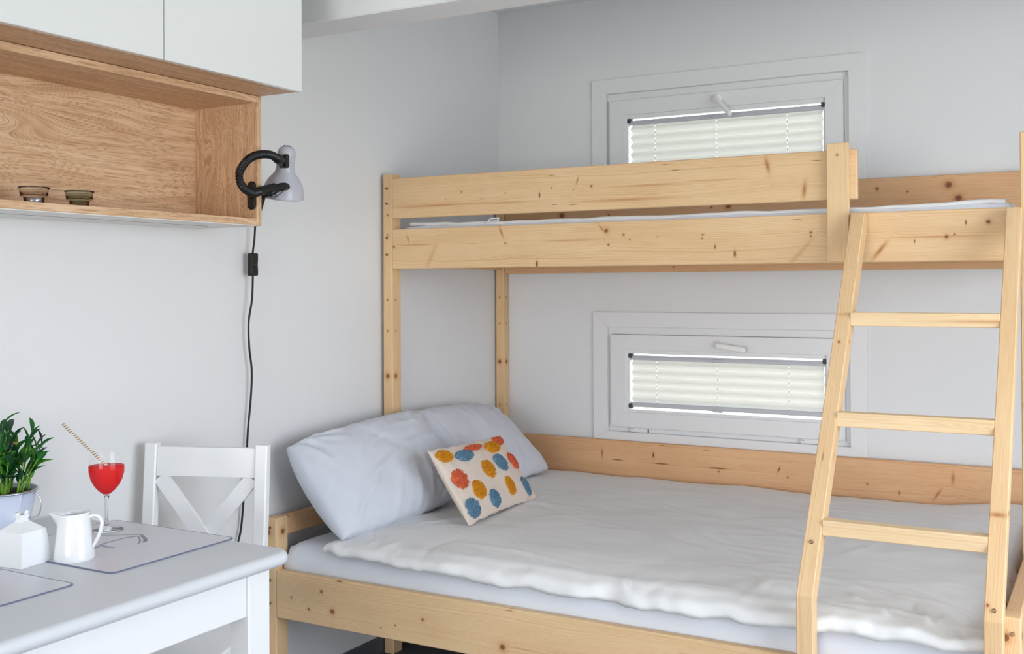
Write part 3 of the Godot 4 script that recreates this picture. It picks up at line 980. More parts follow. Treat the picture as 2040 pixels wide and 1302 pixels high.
func cushion() -> void:
	var c00 := Vector3(0.545, 0.562, 1.135)
	var c10 := Vector3(0.525, 0.562, 0.650)
	var c11 := Vector3(0.400, 0.777, 0.688)
	var c01 := Vector3(0.402, 0.785, 1.150)
	var front := 0.028
	var pinch := 0.04
	var power := 0.50
	var folds := creases(33, 12, Rect2(0.0, 0.0, 0.48, 0.27), 0.4, 0.8, Vector2(0.04, 0.10), Vector2(0.007, 0.012), Vector2(-0.002, 0.003))
	var o := thing("cushion", "small cream cushion with tufted orange, yellow and blue dots", "cushion", Vector3(0.47, 0.56, 0.9))
	obj("cushion_cover", pillow_mesh(c00, c10, c11, c01, front, 0.055, pinch, folds, 43, 48, power), M.canvas, o)
	var nrm := ((c10 - c00) + (c11 - c01)).cross((c01 - c00) + (c11 - c10)).normalized()
	var on := func(s: float, t: float) -> Vector3:
		var s2 := s * (1.0 - pinch * (1.0 - t * t) * s * s)
		var t2 := t * (1.0 - pinch * 1.2 * (1.0 - s * s) * t * t)
		var uu := 0.5 + 0.5 * s2
		var p := c00.lerp(c10, uu).lerp(c01.lerp(c11, uu), 0.5 + 0.5 * t2)
		return p + nrm * front * pow(maxf(0.0, (1.0 - s * s) * (1.0 - t * t)), power)
	var hair := noise(90, 1.0, 1)
	for d in DOTS:
		var st := S(true)
		var rs: float = d[2]
		var rt: float = d[3]
		var f := func(u: float, v: float) -> Vector3:
			var a := TAU * u
			var edge := 1.0 + 0.14 * hair.get_noise_2d(cos(a) * 2.5 + d[0] * 31.0, sin(a) * 2.5 + d[1] * 17.0)
			var p: Vector3 = on.call(clampf(d[0] + rs * v * edge * cos(a), -0.97, 0.97), clampf(d[1] + rt * v * edge * sin(a), -0.97, 0.97))
			var rise := 0.0075 * sqrt(maxf(0.0, 1.0 - v * v * v * v)) - 0.001
			return p + nrm * (rise + 0.0032 * hair.get_noise_3d(p.x * 420.0, p.y * 420.0, p.z * 420.0) * (1.0 if v < 0.99 else 0.0))
		grid(st, steps(0, 1, 44), steps(0.0001, 1, 15), f, Vector2.ONE, true)
		# loose loops of yarn
		var r := RandomNumberGenerator.new()
		r.seed = int(d[0] * 977.0) + int(d[1] * 331.0) + 5
		for k in 130:
			var a := r.randf() * TAU
			var v := sqrt(r.randf()) * 0.98
			var p: Vector3 = on.call(clampf(d[0] + rs * v * cos(a), -0.97, 0.97), clampf(d[1] + rt * v * sin(a), -0.97, 0.97))
			var side := (c10 - c00).normalized().rotated(nrm, r.randf() * TAU) * 0.0032
			var h := nrm * (0.0075 * sqrt(1.0 - pow(v, 4.0)))
			tube(st, PackedVector3Array([p + h * 0.6 - side, p + h + nrm * 0.0022 - side * 0.6, p + h + nrm * 0.0030 + side * 0.5, p + h * 0.6 + side]), 0.0013, 5, false)
		obj("tuft", st, {"o": M.tuft_orange, "y": M.tuft_yellow, "b": M.tuft_blue}[d[4]], o, {"o": "orange tufted dot", "y": "yellow tufted dot", "b": "blue tufted dot"}[d[4]])


# ------------------------------------------------------------------ wall cabinet, open shelf, glass holders

func cabinets() -> void:
	var zend := 1.716
	var zfar := 3.18
	var oak_long := oak(11, 1.6, 0.36, [Vector3(0.62, 0.10, 0.10)])
	var oak_side := oak(12, 0.40, 0.36, [Vector3(0.2, 0.16, 0.12)])
	var oak_edge := oak(13, 1.6, 0.12, [])
	var c := thing("wall_cabinet", "white-fronted wall cabinet with an oak underside above the open shelf", "cabinet", Vector3(0.18, 1.822, 2.45))
	piece("carcass_bottom", Vector3(0.001, 1.8225, zend + 0.0005), Vector3(0.365, 1.840, zfar), 2, oak_edge, c, 0.0006)
	piece("carcass_side", Vector3(0.001, 1.840, zend + 0.0005), Vector3(0.365, 2.452, zend + 0.018), 1, M.white_gloss, c, 0.0006)
	piece("carcass_side", Vector3(0.001, 1.840, zfar - 0.018), Vector3(0.365, 2.452, zfar), 1, M.white_gloss, c, 0.0006)
	piece("carcass_back", Vector3(0.001, 1.840, zend + 0.018), Vector3(0.008, 2.434, zfar - 0.018), 2, M.white_gloss, c, 0.0006)
	piece("carcass_top", Vector3(0.001, 2.434, zend + 0.018), Vector3(0.365, 2.452, zfar - 0.018), 2, M.white_gloss, c, 0.0006)
	for k in 3:
		var a: float = [zend, 2.196, 2.676][k]
		var b: float = [2.1935, 2.6735, zfar][k]
		piece("door", Vector3(0.3665, 1.8215, a), Vector3(0.3845, 2.445, b), 1, M.white_gloss, c, 0.0012)
	# open shelf under it
	var s := thing("open_shelf", "open wall shelf in oak-patterned board below the white cabinet", "shelf", Vector3(0.12, 1.466, 2.45))
	piece("end_panel", Vector3(0.001, 1.466, zend), Vector3(0.240, 1.821, zend + 0.018), 1, oak_side, s, 0.0008)
	piece("end_panel", Vector3(0.001, 1.466, zfar - 0.018), Vector3(0.240, 1.821, zfar), 1, oak_side, s, 0.0008)
	piece("top_panel", Vector3(0.001, 1.803, zend + 0.0182), Vector3(0.239, 1.821, zfar - 0.0182), 2, oak_edge, s, 0.0008)
	piece("bottom_panel", Vector3(0.001, 1.468, zend + 0.0182), Vector3(0.239, 1.486, zfar - 0.0182), 2, oak_edge, s, 0.0008)
	var bp := S()
	board(bp, Vector3(0.002, 1.486, zend + 0.0182), Vector3(0.010, 1.803, zfar - 0.0182), 2, 0.0004)
	obj("back_panel", bp, oak_long, s)
	var un := piece("underside_board", Vector3(0.002, 1.4655, zend + 0.0185), Vector3(0.236, 1.4682, zfar - 0.0185), 2, M.white_board, s, 0.0004)
	piece("groove", Vector3(0.120, 1.4650, 1.80), Vector3(0.1225, 1.4656, zfar - 0.02), 2, M.gasket, un, 0.0002)
	# two glass tealight holders
	for k in 2:
		var glass := plain([Color(0.96, 0.965, 0.97, 0.0), Color(0.82, 0.88, 0.86, 0.0)][k], 0.02)
		glass.refraction_enabled = true
		glass.refraction_scale = 0.05
		glass.transparency = BaseMaterial3D.TRANSPARENCY_ALPHA
		var h := thing("tealight_holder", ["clear stepped glass holder with a metal tealight, left one on the oak shelf", "empty green-grey stepped glass tealight holder, right one on the oak shelf"][k], "candle holder", Vector3(0.130, 1.4861, [2.347, 2.2235][k]), "glass holders on the shelf", 0.0, false)
		var st := S(true)
		lathe(st, [Vector2(0, 0), Vector2(0.0205, 0), Vector2(0.022, 0.002), Vector2(0.0225, 0.018), Vector2(0.0235, 0.020), Vector2(0.0285, 0.021), Vector2(0.0300, 0.023), Vector2(0.0315, 0.0385), Vector2(0.0345, 0.041), Vector2(0.0345, 0.043), Vector2(0.0325, 0.043), Vector2(0.0295, 0.0385), Vector2(0.0280, 0.0245), Vector2(0.0215, 0.0235), Vector2(0.0200, 0.005), Vector2(0, 0.004)], 40)
		obj("bowl", st, glass, h)
		if k == 0:
			st = S(true)
			lathe(st, [Vector2(0, 0.0045), Vector2(0.0185, 0.0045), Vector2(0.0190, 0.0055), Vector2(0.0190, 0.0175), Vector2(0.0182, 0.0175), Vector2(0.0180, 0.014), Vector2(0, 0.014)], 32)
			obj("tealight_cup", st, plain(Color(0.80, 0.81, 0.84), 0.3, 0.9), h)


# ------------------------------------------------------------------ clip lamp

func lamp() -> void:
	var l := thing("clip_lamp", "grey clip-on lamp with black gooseneck clamped to the open shelf's edge", "lamp", Vector3(0.24, 1.555, 1.725))
	M.lamp_grey = plain(Color(0.74, 0.745, 0.785), 0.28)
	# bell-shaped shade, its mouth down
	var top := Vector3(0.220, 1.7030, 1.588)
	var axis := Vector3(-0.225, -1.0, -0.125).normalized()
	var b := Basis(Quaternion(Vector3.UP, -axis))
	var st := S(true)
	var out: Array = [Vector2(0.0605, -0.150), Vector2(0.0605, -0.146), Vector2(0.0585, -0.130), Vector2(0.0535, -0.113), Vector2(0.046, -0.098), Vector2(0.037, -0.087), Vector2(0.0295, -0.078), Vector2(0.0267, -0.069), Vector2(0.0256, -0.055), Vector2(0.0262, -0.040), Vector2(0.0266, -0.028), Vector2(0.0252, -0.016), Vector2(0.0205, -0.0075), Vector2(0.012, -0.002), Vector2(0, 0)]
	lathe(st, out, 44, Transform3D(b, top))
	var inner: Array = []
	for i in range(out.size() - 1, -1, -1):
		inner.append(Vector2(maxf(0.0, out[i].x - 0.0018), minf(out[i].y, -0.0) - (0.002 if i > 0 else 0.0)))
	lathe(st, inner, 44, Transform3D(b, top))
	lathe(st, [Vector2(0.0587, -0.152), Vector2(0.0605, -0.150)], 44, Transform3D(b, top))
	var sh := obj("shade", st, M.lamp_grey, l, "grey bell-shaped shade")
	for k in 6:
		var a := TAU * k / 6.0
		var vt := S(true)
		lathe(vt, [Vector2(0.0022, -0.0015), Vector2(0.0022, 0.0006), Vector2(0, 0.0008)], 8, Transform3D(b, top + b * Vector3(cos(a) * 0.0085, -0.0006, sin(a) * 0.0085)))
		obj("vent", vt, M.black, sh)
	# gooseneck: ribbed tube from the clamp round to the back of the shade
	var path := curve([Vector3(0.262, 1.556, 1.752), Vector3(0.268, 1.551, 1.785), Vector3(0.270, 1.565, 1.822), Vector3(0.270, 1.591, 1.834), Vector3(0.270, 1.616, 1.824), Vector3(0.270, 1.642, 1.795), Vector3(0.270, 1.656, 1.758), Vector3(0.266, 1.661, 1.712), Vector3(0.255, 1.657, 1.672)], 12)
	var rad := PackedFloat32Array()
	for i in path.size():
		rad.append(0.0108)
	st = S(true)
	# resample finely so that each rib has its own ridge
	var c := Curve3D.new()
	for p in path:
		c.add_point(p)
	var total := c.get_baked_length()
	var fine := PackedVector3Array()
	rad = PackedFloat32Array()
	var ribs := 46
	for i in ribs * 6 + 1:
		fine.append(c.sample_baked(total * i / (ribs * 6.0)))
		rad.append(0.0104 + 0.0013 * cos(TAU * i / 6.0))
	tube(st, fine, rad, 18)
	obj("gooseneck", st, M.black, l, "black ribbed gooseneck")
	st = S(true)
	tube(st, PackedVector3Array([Vector3(0.256, 1.6575, 1.677), Vector3(0.251, 1.655, 1.660), Vector3(0.240, 1.651, 1.632)]), PackedFloat32Array([0.0125, 0.0145, 0.0145]), 18)
	obj("neck_joint", st, M.black, l)
	st = S()
	board(st, Vector3(0.226, 1.634, 1.618), Vector3(0.256, 1.672, 1.632), 1, 0.003)
	obj("neck_plate", st, M.black, l)
	# clamp: a paddle on each side of the shelf's end panel, a body and two spring levers
	var pad := func(z0: float, z1: float, y0: float, y1: float, x0: float, x1: float) -> SurfaceTool:
		var s := S()
		var p := PackedVector2Array()
		for k in 24:
			var a := TAU * k / 24.0
			var r := (x1 - x0) * 0.5
			var cy := (y1 - r) if sin(a) > 0 else (y0 + r)
			p.append(Vector2((x0 + x1) * 0.5 + r * cos(a), cy + r * sin(a)))
		prism(s, p, 2, z0, z1, 0.002)
		return s
	obj("clamp_jaw", pad.call(1.7345, 1.744, 1.510, 1.588, 0.212, 0.238), M.black, l)
	obj("clamp_jaw", pad.call(1.7045, 1.7155, 1.520, 1.580, 0.212, 0.238), M.black, l)
	st = S(true)
	tube(st, curve([Vector3(0.226, 1.552, 1.746), Vector3(0.250, 1.552, 1.760), Vector3(0.260, 1.560, 1.742), Vector3(0.264, 1.574, 1.688)], 6), 0.0125, 12, true, 0.8)
	obj("clamp_arm", st, M.black, l)
	st = S(true)
	tube(st, curve([Vector3(0.226, 1.548, 1.707), Vector3(0.256, 1.556, 1.705), Vector3(0.264, 1.572, 1.680), Vector3(0.272, 1.580, 1.643)], 6), PackedFloat32Array([0.008, 0.008, 0.008, 0.009, 0.009, 0.009, 0.010, 0.011, 0.012, 0.0125, 0.0125, 0.0125, 0.0125, 0.0125, 0.0125, 0.0125, 0.0120, 0.0105, 0.008]), 12, true, 0.8)
	obj("clamp_lever", st, M.black, l)
	st = S(true)
	tube(st, curve([Vector3(0.262, 1.546, 1.716), Vector3(0.274, 1.545, 1.700), Vector3(0.278, 1.560, 1.676), Vector3(0.281, 1.575, 1.658)], 6), 0.0016, 6)
	var coil := PackedVector3Array()
	for i in 60:
		var a := TAU * i / 12.0
		coil.append(Vector3(0.266, 1.549, 1.700) + Vector3(0.0055 * cos(a), 0.0055 * sin(a), (i / 60.0 - 0.5) * 0.018))
	tube(st, coil, 0.0011, 6)
	obj("spring", st, plain(Color(0.45, 0.46, 0.48), 0.3, 0.9), l, "steel clamp spring")
	# flex: from the clamp behind the end panel, down the wall, with an inline switch
	var sw := Vector3(0.031, 1.366, 1.527)
	st = S(true)
	tube(st, curve([Vector3(0.240, 1.548, 1.703), Vector3(0.205, 1.515, 1.68), Vector3(0.120, 1.500, 1.60), Vector3(0.045, 1.490, 1.530), Vector3(0.031, 1.440, 1.520), Vector3(0.031, 1.400, 1.527), sw], 8), 0.0031, 8)
	tube(st, curve([sw, Vector3(0.031, 1.330, 1.527), Vector3(0.030, 1.260, 1.530), Vector3(0.026, 1.196, 1.540), Vector3(0.024, 1.120, 1.536), Vector3(0.022, 1.045, 1.523), Vector3(0.020, 0.960, 1.526), Vector3(0.018, 0.880, 1.535), Vector3(0.016, 0.800, 1.540), Vector3(0.016, 0.700, 1.550), Vector3(0.015, 0.600, 1.560), Vector3(0.015, 0.550, 1.573), Vector3(0.014, 0.450, 1.615), Vector3(0.014, 0.360, 1.655), Vector3(0.020, 0.330, 1.69), Vector3(0.034, 0.345, 1.725)], 8), 0.0031, 8)
	obj("flex", st, M.black_soft, l, "black flex hanging down the wall")
	var body := S()
	var prof := PackedVector2Array()
	for q in [[-0.0125, -0.034], [0.0125, -0.034], [0.0150, -0.030], [0.0145, -0.012], [0.0135, 0.0], [0.0145, 0.012], [0.0150, 0.030], [0.0125, 0.034], [-0.0125, 0.034], [-0.0150, 0.030], [-0.0145, 0.012], [-0.0135, 0.0], [-0.0145, -0.012], [-0.0150, -0.030]]:
		prof.append(Vector2(sw.y + q[1], sw.z + q[0]))
	prism(body, prof, 0, sw.x - 0.010, sw.x + 0.010, 0.003)
	var bo := obj("inline_switch", body, M.black, l, "black inline switch on the flex")
	var ro := S(true)
	lathe(ro, [Vector2(0.0065, 0.0), Vector2(0.006, 0.0028), Vector2(0.003, 0.0036), Vector2(0, 0.0037)], 16, Transform3D(Basis(Vector3(0, 0, 1), -PI / 2), sw + Vector3(0.0098, 0, 0)))
	obj("rocker", ro, plain(Color(0.09, 0.09, 0.10), 0.3), bo)
	# wall socket for it, low down behind the chair
	var so := thing("wall_socket", "white wall socket low on the wall behind the chair", "socket", Vector3(0, 0.355, 1.735))
	piece("cover_plate", Vector3(0.0003, 0.315, 1.700), Vector3(0.009, 0.395, 1.780), 1, M.white_paint, so, 0.003)
	var ring := S(true)
	lathe(ring, [Vector2(0.024, 0.0), Vector2(0.024, 0.003), Vector2(0.021, 0.003), Vector2(0.020, 0.0005), Vector2(0, 0.0005)], 24, Transform3D(Basis(Vector3(0, 0, 1), -PI / 2), Vector3(0.009, 0.355, 1.740)))
	obj("socket_well", ring, M.white_paint, so)


# ------------------------------------------------------------------ table and chair

func rounded_slab(st: SurfaceTool, lo: Vector3, hi: Vector3, corner: float, edge: float, seg := 10) -> void:
	# a flat plate with rounded corners and a rounded (bullnose) edge
	var ring := func(inset: float) -> Array:
		var out: Array = []
		var cs: Array = [Vector2(hi.x - corner, hi.z - corner), Vector2(lo.x + corner, hi.z - corner), Vector2(lo.x + corner, lo.z + corner), Vector2(hi.x - corner, lo.z + corner)]
		for k in 4:
			for i in seg + 1:
				var a := PI * 0.5 * (k + float(i) / seg)
				out.append(cs[k] + Vector2(cos(a), sin(a)) * (corner - inset))
		return out
	var levels: Array = []
	for i in 9:
		var a := PI * 0.5 * i / 8.0
		levels.append([ring.call(edge * (1.0 - sin(a))), lo.y + edge * (1.0 - cos(a))])
	for i in 9:
		var a := PI * 0.5 * i / 8.0
		levels.append([ring.call(edge * (1.0 - cos(a))), hi.y - edge * (1.0 - sin(a))])
	var n: int = levels[0][0].size()
	var at := func(l: int, i: int) -> Vector3: return Vector3(levels[l][0][i % n].x, levels[l][1], levels[l][0][i % n].y)
	for l in levels.size() - 1:
		for i in n:
			quad(st, at.call(l, i + 1), at.call(l, i), at.call(l + 1, i), at.call(l + 1, i + 1))
	var mid := Vector3((lo.x + hi.x) * 0.5, hi.y, (lo.z + hi.z) * 0.5)
	var last := levels.size() - 1
	for i in n:
		tri(st, mid, at.call(last, i + 1), at.call(last, i))
		tri(st, Vector3(mid.x, lo.y, mid.z), at.call(0, i), at.call(0, i + 1))


const TOP := 0.745

func table() -> void:
	var t := thing("dining_table", "white painted dining table with rounded top corner and square legs", "table", Vector3(0.40, 0, 2.85))
	var lo := Vector3(0.03, TOP - 0.030, 2.192)
	var hi := Vector3(0.770, TOP, 3.45)
	var st := S(true)
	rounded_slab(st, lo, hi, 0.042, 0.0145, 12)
	obj("tabletop", st, M.table_top_dimmed, t)
	# apron boards and legs
	var a := TOP - 0.031
	piece("apron", Vector3(0.708, a - 0.092, 2.295), Vector3(0.728, a, 3.345), 2, M.white_paint, t)
	piece("apron", Vector3(0.072, a - 0.092, 2.295), Vector3(0.092, a, 3.345), 2, M.white_paint, t)
	piece("apron", Vector3(0.120, a - 0.092, 2.232), Vector3(0.680, a, 2.252), 0, M.white_paint, t)
	piece("apron", Vector3(0.120, a - 0.092, 3.390), Vector3(0.680, a, 3.410), 0, M.white_paint, t)
	for x in [0.068, 0.677]:
		for z in [2.2305, 3.3465]:
			piece("leg", Vector3(x, 0, z), Vector3(x + 0.056, a, z + 0.064), 1, M.white_paint, t, 0.004)


func chair() -> void:
	# local frame: x along the back, z towards the seat's front
	var turn := 0.3614
	var t := thing("dining_chair", "white painted chair with a crossed back, tucked under the table's end", "chair", Vector3(0.209, 0, 1.910), "", turn, false)
	var w := 0.170
	var lean := func(y: float) -> float: return -0.085 * (y - 0.45)
	for s in [-1.0, 1.0]:
		var st := S()
		var x0: float = s * w - (0.033 if s > 0 else 0.0)
		prism(st, PackedVector2Array([Vector2(0, -0.016 + 0.02), Vector2(0, 0.02 + 0.016), Vector2(0.45, 0.016), Vector2(0.887, 0.016 + lean.call(0.887)), Vector2(0.887, -0.012 + lean.call(0.887)), Vector2(0.45, -0.016)]), 0, x0, x0 + 0.033, 0.003, 1)
		obj("back_post", st, M.white_paint, t)
	var st := S()
	prism(st, PackedVector2Array([Vector2(0.803, -0.008 + lean.call(0.80)), Vector2(0.803, 0.010 + lean.call(0.80)), Vector2(0.878, 0.010 + lean.call(0.878)), Vector2(0.878, -0.008 + lean.call(0.878))]), 0, -w + 0.033, w - 0.033, 0.002, 0)
	obj("top_rail", st, M.white_paint, t)
	for s in [-1.0, 1.0]:
		st = S()
		# a slat that runs from one corner under the rail to the opposite side near the seat
		var a := Vector2(-s * 0.127, 0.800)
		var b := Vector2(s * 0.127, 0.490)
		var d := (b - a).normalized()
		var nn := Vector2(-d.y, d.x) * 0.019
		var k: float = 0.004 * s
		var pts: Array = [a - nn, b - nn, b + nn, a + nn]
		for f in [0, 1]:
			var z: float = (-0.005 if f == 0 else 0.007) + k * 0.5
			var q: Array = pts.map(func(p): return Vector3(p.x, p.y, z + lean.call(p.y)))
			if (s > 0) == (f == 1):
				quad(st, q[0], q[1], q[2], q[3])
			else:
				quad(st, q[3], q[2], q[1], q[0])
		for i in 4:
			var p: Vector2 = pts[i]
			var q: Vector2 = pts[(i + 1) % 4]
			var z0: float = -0.005 + k * 0.5
			var z1: float = 0.007 + k * 0.5
			quad(st, Vector3(p.x, p.y, z0 + lean.call(p.y)), Vector3(q.x, q.y, z0 + lean.call(q.y)), Vector3(q.x, q.y, z1 + lean.call(q.y)), Vector3(p.x, p.y, z1 + lean.call(p.y)))
		obj("cross_slat", st, M.white_paint, t)
	st = S(true)
	rounded_slab(st, Vector3(-w - 0.006, 0.428, 0.017), Vector3(w + 0.006, 0.448, 0.375), 0.02, 0.006, 5)
	obj("seat", st, M.white_paint, t)
	for s in [-1.0, 1.0]:
		var x: float = s * w - (0.033 if s > 0 else 0.0)
		st = S()
		board(st, Vector3(x, 0, 0.325), Vector3(x + 0.033, 0.4275, 0.358), 1, 0.003)
		obj("front_leg", st, M.white_paint, t)
		st = S()
		board(st, Vector3(x + 0.007, 0.365, 0.0365), Vector3(x + 0.025, 0.4275, 0.3245), 2, 0.002)
		obj("seat_rail", st, M.white_paint, t)
	st = S()
	board(st, Vector3(-w + 0.0335, 0.365, 0.332), Vector3(w - 0.0335, 0.4275, 0.350), 0, 0.002)
	obj("seat_rail", st, M.white_paint, t)


# ------------------------------------------------------------------ what stands on the table

func stroke(im: Image, pts: Array, width: float, c: Color) -> void:
	for i in pts.size() - 1:
		var a: Vector2 = pts[i]
		var b: Vector2 = pts[i + 1]
		var n := int(a.distance_to(b)) + 1
		for k in n + 1:
			var p := a.lerp(b, float(k) / n)
			im.fill_rect(Rect2i(int(p.x - width * 0.5), int(p.y - width * 0.5), maxi(1, int(width)), maxi(1, int(width))), c)


# pen strokes of the sketch on the placemats, in 512ths of the mat
const SK: Array = [
	[Vector2(195, 135), Vector2(176, 166), Vector2(118, 242)],
	[Vector2(279, 230), Vector2(237, 228), Vector2(173, 229), Vector2(146, 242)],
	[Vector2(130, 246), Vector2(160, 291), Vector2(184, 314), Vector2(195, 316)],
	[Vector2(336, 254), Vector2(287, 237), Vector2(298, 268), Vector2(294, 294)],
	[Vector2(147, 250), Vector2(184, 293), Vector2(217, 319)],
]


func placemat(z0: float, z1: float, label: String) -> void:
	var lo := Vector3(0.205, TOP + 0.0002, z0)
	var hi := Vector3(0.592, TOP + 0.0020, z1)
	var o := thing("placemat", label, "placemat", Vector3((lo.x + hi.x) * 0.5, TOP, (z0 + z1) * 0.5), "placemats on the table")
	var st := S()
	var poly := PackedVector2Array()
	var seg := 6
	var r := 0.016
	var cs: Array = [Vector2(hi.z - r, hi.x - r), Vector2(lo.z + r, hi.x - r), Vector2(lo.z + r, lo.x + r), Vector2(hi.z - r, lo.x + r)]
	for k in 4:
		for i in seg + 1:
			var a := PI * 0.5 * (k + float(i) / seg)
			poly.append(cs[k] + Vector2(cos(a), sin(a)) * r)
	prism(st, poly, 1, lo.y, hi.y - 0.0001, 0.0003)
	obj("edge_band", st, M.mat_edge, o, "blue-grey edge")
	# printed top
	var top := S()
	var small := PackedVector2Array()
	var c := Vector2((z0 + z1) * 0.5, (lo.x + hi.x) * 0.5)
	for p in poly:
		var d := p - c
		small.append(c + d - Vector2(signf(d.x), signf(d.y)) * 0.0036)
	var ids := Geometry2D.triangulate_polygon(small)
	var uv := func(p: Vector2) -> Vector2: return Vector2((p.x - z0) / (z1 - z0), (p.y - lo.x) / (hi.x - lo.x))
	for k in range(0, ids.size(), 3):
		var q: Array = [small[ids[k]], small[ids[k + 1]], small[ids[k + 2]]]
		if (q[1] - q[0]).cross(q[2] - q[0]) < 0:
			q = [q[0], q[2], q[1]]
		tri(top, Vector3(q[0].y, hi.y, q[0].x), Vector3(q[1].y, hi.y, q[1].x), Vector3(q[2].y, hi.y, q[2].x), uv.call(q[0]), uv.call(q[1]), uv.call(q[2]))
	obj("printed_top", top, M.mat_print, o, "white top with an ink sketch")


func tableware() -> void:
	M.mat_edge = plain(Color(0.43, 0.46, 0.58), 0.5)
	# the sketch on the mats: two long strokes that meet at a curved fluke, and a dark blot
	var im := Image.create_empty(512, 512, false, Image.FORMAT_RGB8)
	im.fill(Color(0.85, 0.85, 0.88))
	var ink := Color(0.42, 0.42, 0.52)
	stroke(im, SK[0], 5.0, ink)
	stroke(im, SK[1], 8.0, ink)
	stroke(im, SK[2], 9.0, ink)
	stroke(im, SK[3], 13.0, Color(0.55, 0.56, 0.68))
	stroke(im, SK[4], 5.0, Color(0.52, 0.55, 0.62))
	M.mat_print = plain(Color.WHITE, 0.3)
	M.mat_print.albedo_texture = ImageTexture.create_from_image(im)
	placemat(2.184, 2.520, "white placemat with blue-grey edge and ink sketch under the wine glass")
	placemat(2.600, 2.936, "white placemat at the near table edge, in front of the milk-carton jug")
	wine_glass()
	straw()
	jug()
	carton()


func wine_glass() -> void:
	var at := Vector3(0.277, TOP + 0.0021, 2.269)
	var o := thing("wine_glass", "stemmed wine glass half full of bright red drink", "glass", at, "", 0.0, false)
	var clear := plain(Color(0.97, 0.98, 1.0, 0.02), 0.0)
	clear.transparency = BaseMaterial3D.TRANSPARENCY_ALPHA
	var solid := plain(Color(0.98, 0.99, 1.0, 0.0), 0.0)
	solid.refraction_enabled = true
	solid.refraction_scale = 0.05
	solid.transparency = BaseMaterial3D.TRANSPARENCY_ALPHA
	var wine := plain(Color(0.90, 0.0, 0.008, 0.84), 0.0)
	wine.metallic_specular = 0.0
	clear.metallic_specular = 0.35
	wine.refraction_enabled = true
	wine.refraction_scale = 0.033
	wine.transparency = BaseMaterial3D.TRANSPARENCY_ALPHA
	var bowl: Array = [Vector2(0.004, 0.079), Vector2(0.010, 0.082), Vector2(0.019, 0.090), Vector2(0.028, 0.101), Vector2(0.035, 0.114), Vector2(0.0393, 0.130), Vector2(0.0400, 0.142), Vector2(0.0392, 0.156), Vector2(0.0372, 0.170), Vector2(0.0355, 0.181)]
	var st := S(true)
	lathe(st, bowl, 48)
	obj("bowl", st, clear, o)
	st = S(true)
	tube(st, PackedVector3Array(Array(range(49)).map(func(k): return Vector3(0.0355 * cos(TAU * k / 48.0), 0.181, 0.0355 * sin(TAU * k / 48.0)))), 0.0005, 6, false)
	obj("rim", st, clear, o)
	st = S(true)
	lathe(st, [Vector2(0, 0), Vector2(0.036, 0), Vector2(0.0372, 0.0009), Vector2(0.036, 0.0018), Vector2(0.024, 0.0028), Vector2(0.010, 0.005), Vector2(0.0055, 0.010), Vector2(0.0042, 0.018), Vector2(0.0038, 0.045), Vector2(0.0040, 0.068), Vector2(0.0060, 0.0775), Vector2(0, 0.0785)], 40)
	obj("stem_and_foot", st, solid, o)
	st = S(true)
	var fill: Array = [Vector2(0, 0.0805)]
	for p in bowl.slice(1, 6):
		fill.append(Vector2(p.x - 0.0010, p.y + 0.0006))
	fill.append(Vector2(0.0389, 0.142))
	fill.append(Vector2(0.0386, 0.1465))
	fill.append(Vector2(0, 0.1465))
	lathe(st, fill, 48)
	obj("drink", st, wine, o, "bright red drink")


func straw() -> void:
	var im := Image.create_empty(64, 16, false, Image.FORMAT_RGB8)
	for y in 16:
		for x in 64:
			var s := fposmod(x / 64.0 + y / 16.0, 1.0)
			im.set_pixel(x, y, Color(0.90, 0.86, 0.80) if s < 0.62 else Color(0.58, 0.47, 0.36))
	var m := plain(Color.WHITE, 0.8)
	m.albedo_texture = ImageTexture.create_from_image(im)
	m.uv1_scale = Vector3(1, 1.0 / 0.0062, 1)
	var mid := Vector3(0.277, TOP + 0.0021 + 0.147, 2.269)
	var d := Vector3(-0.871 * 0.73, 0.69, 0.491 * 0.73).normalized()
	var o := thing("drinking_straw", "striped paper straw leaning out of the wine glass", "straw", mid - d * 0.038)
	var st := S(true)
	tube(st, PackedVector3Array([mid - d * 0.038, mid, mid + d * 0.05, mid + d * 0.137]), 0.0034, 14, false)
	tube(st, PackedVector3Array([mid + d * 0.137, mid + d * 0.05, mid, mid - d * 0.038]), 0.0029, 14, false)
	obj("paper_tube", st, m, o)


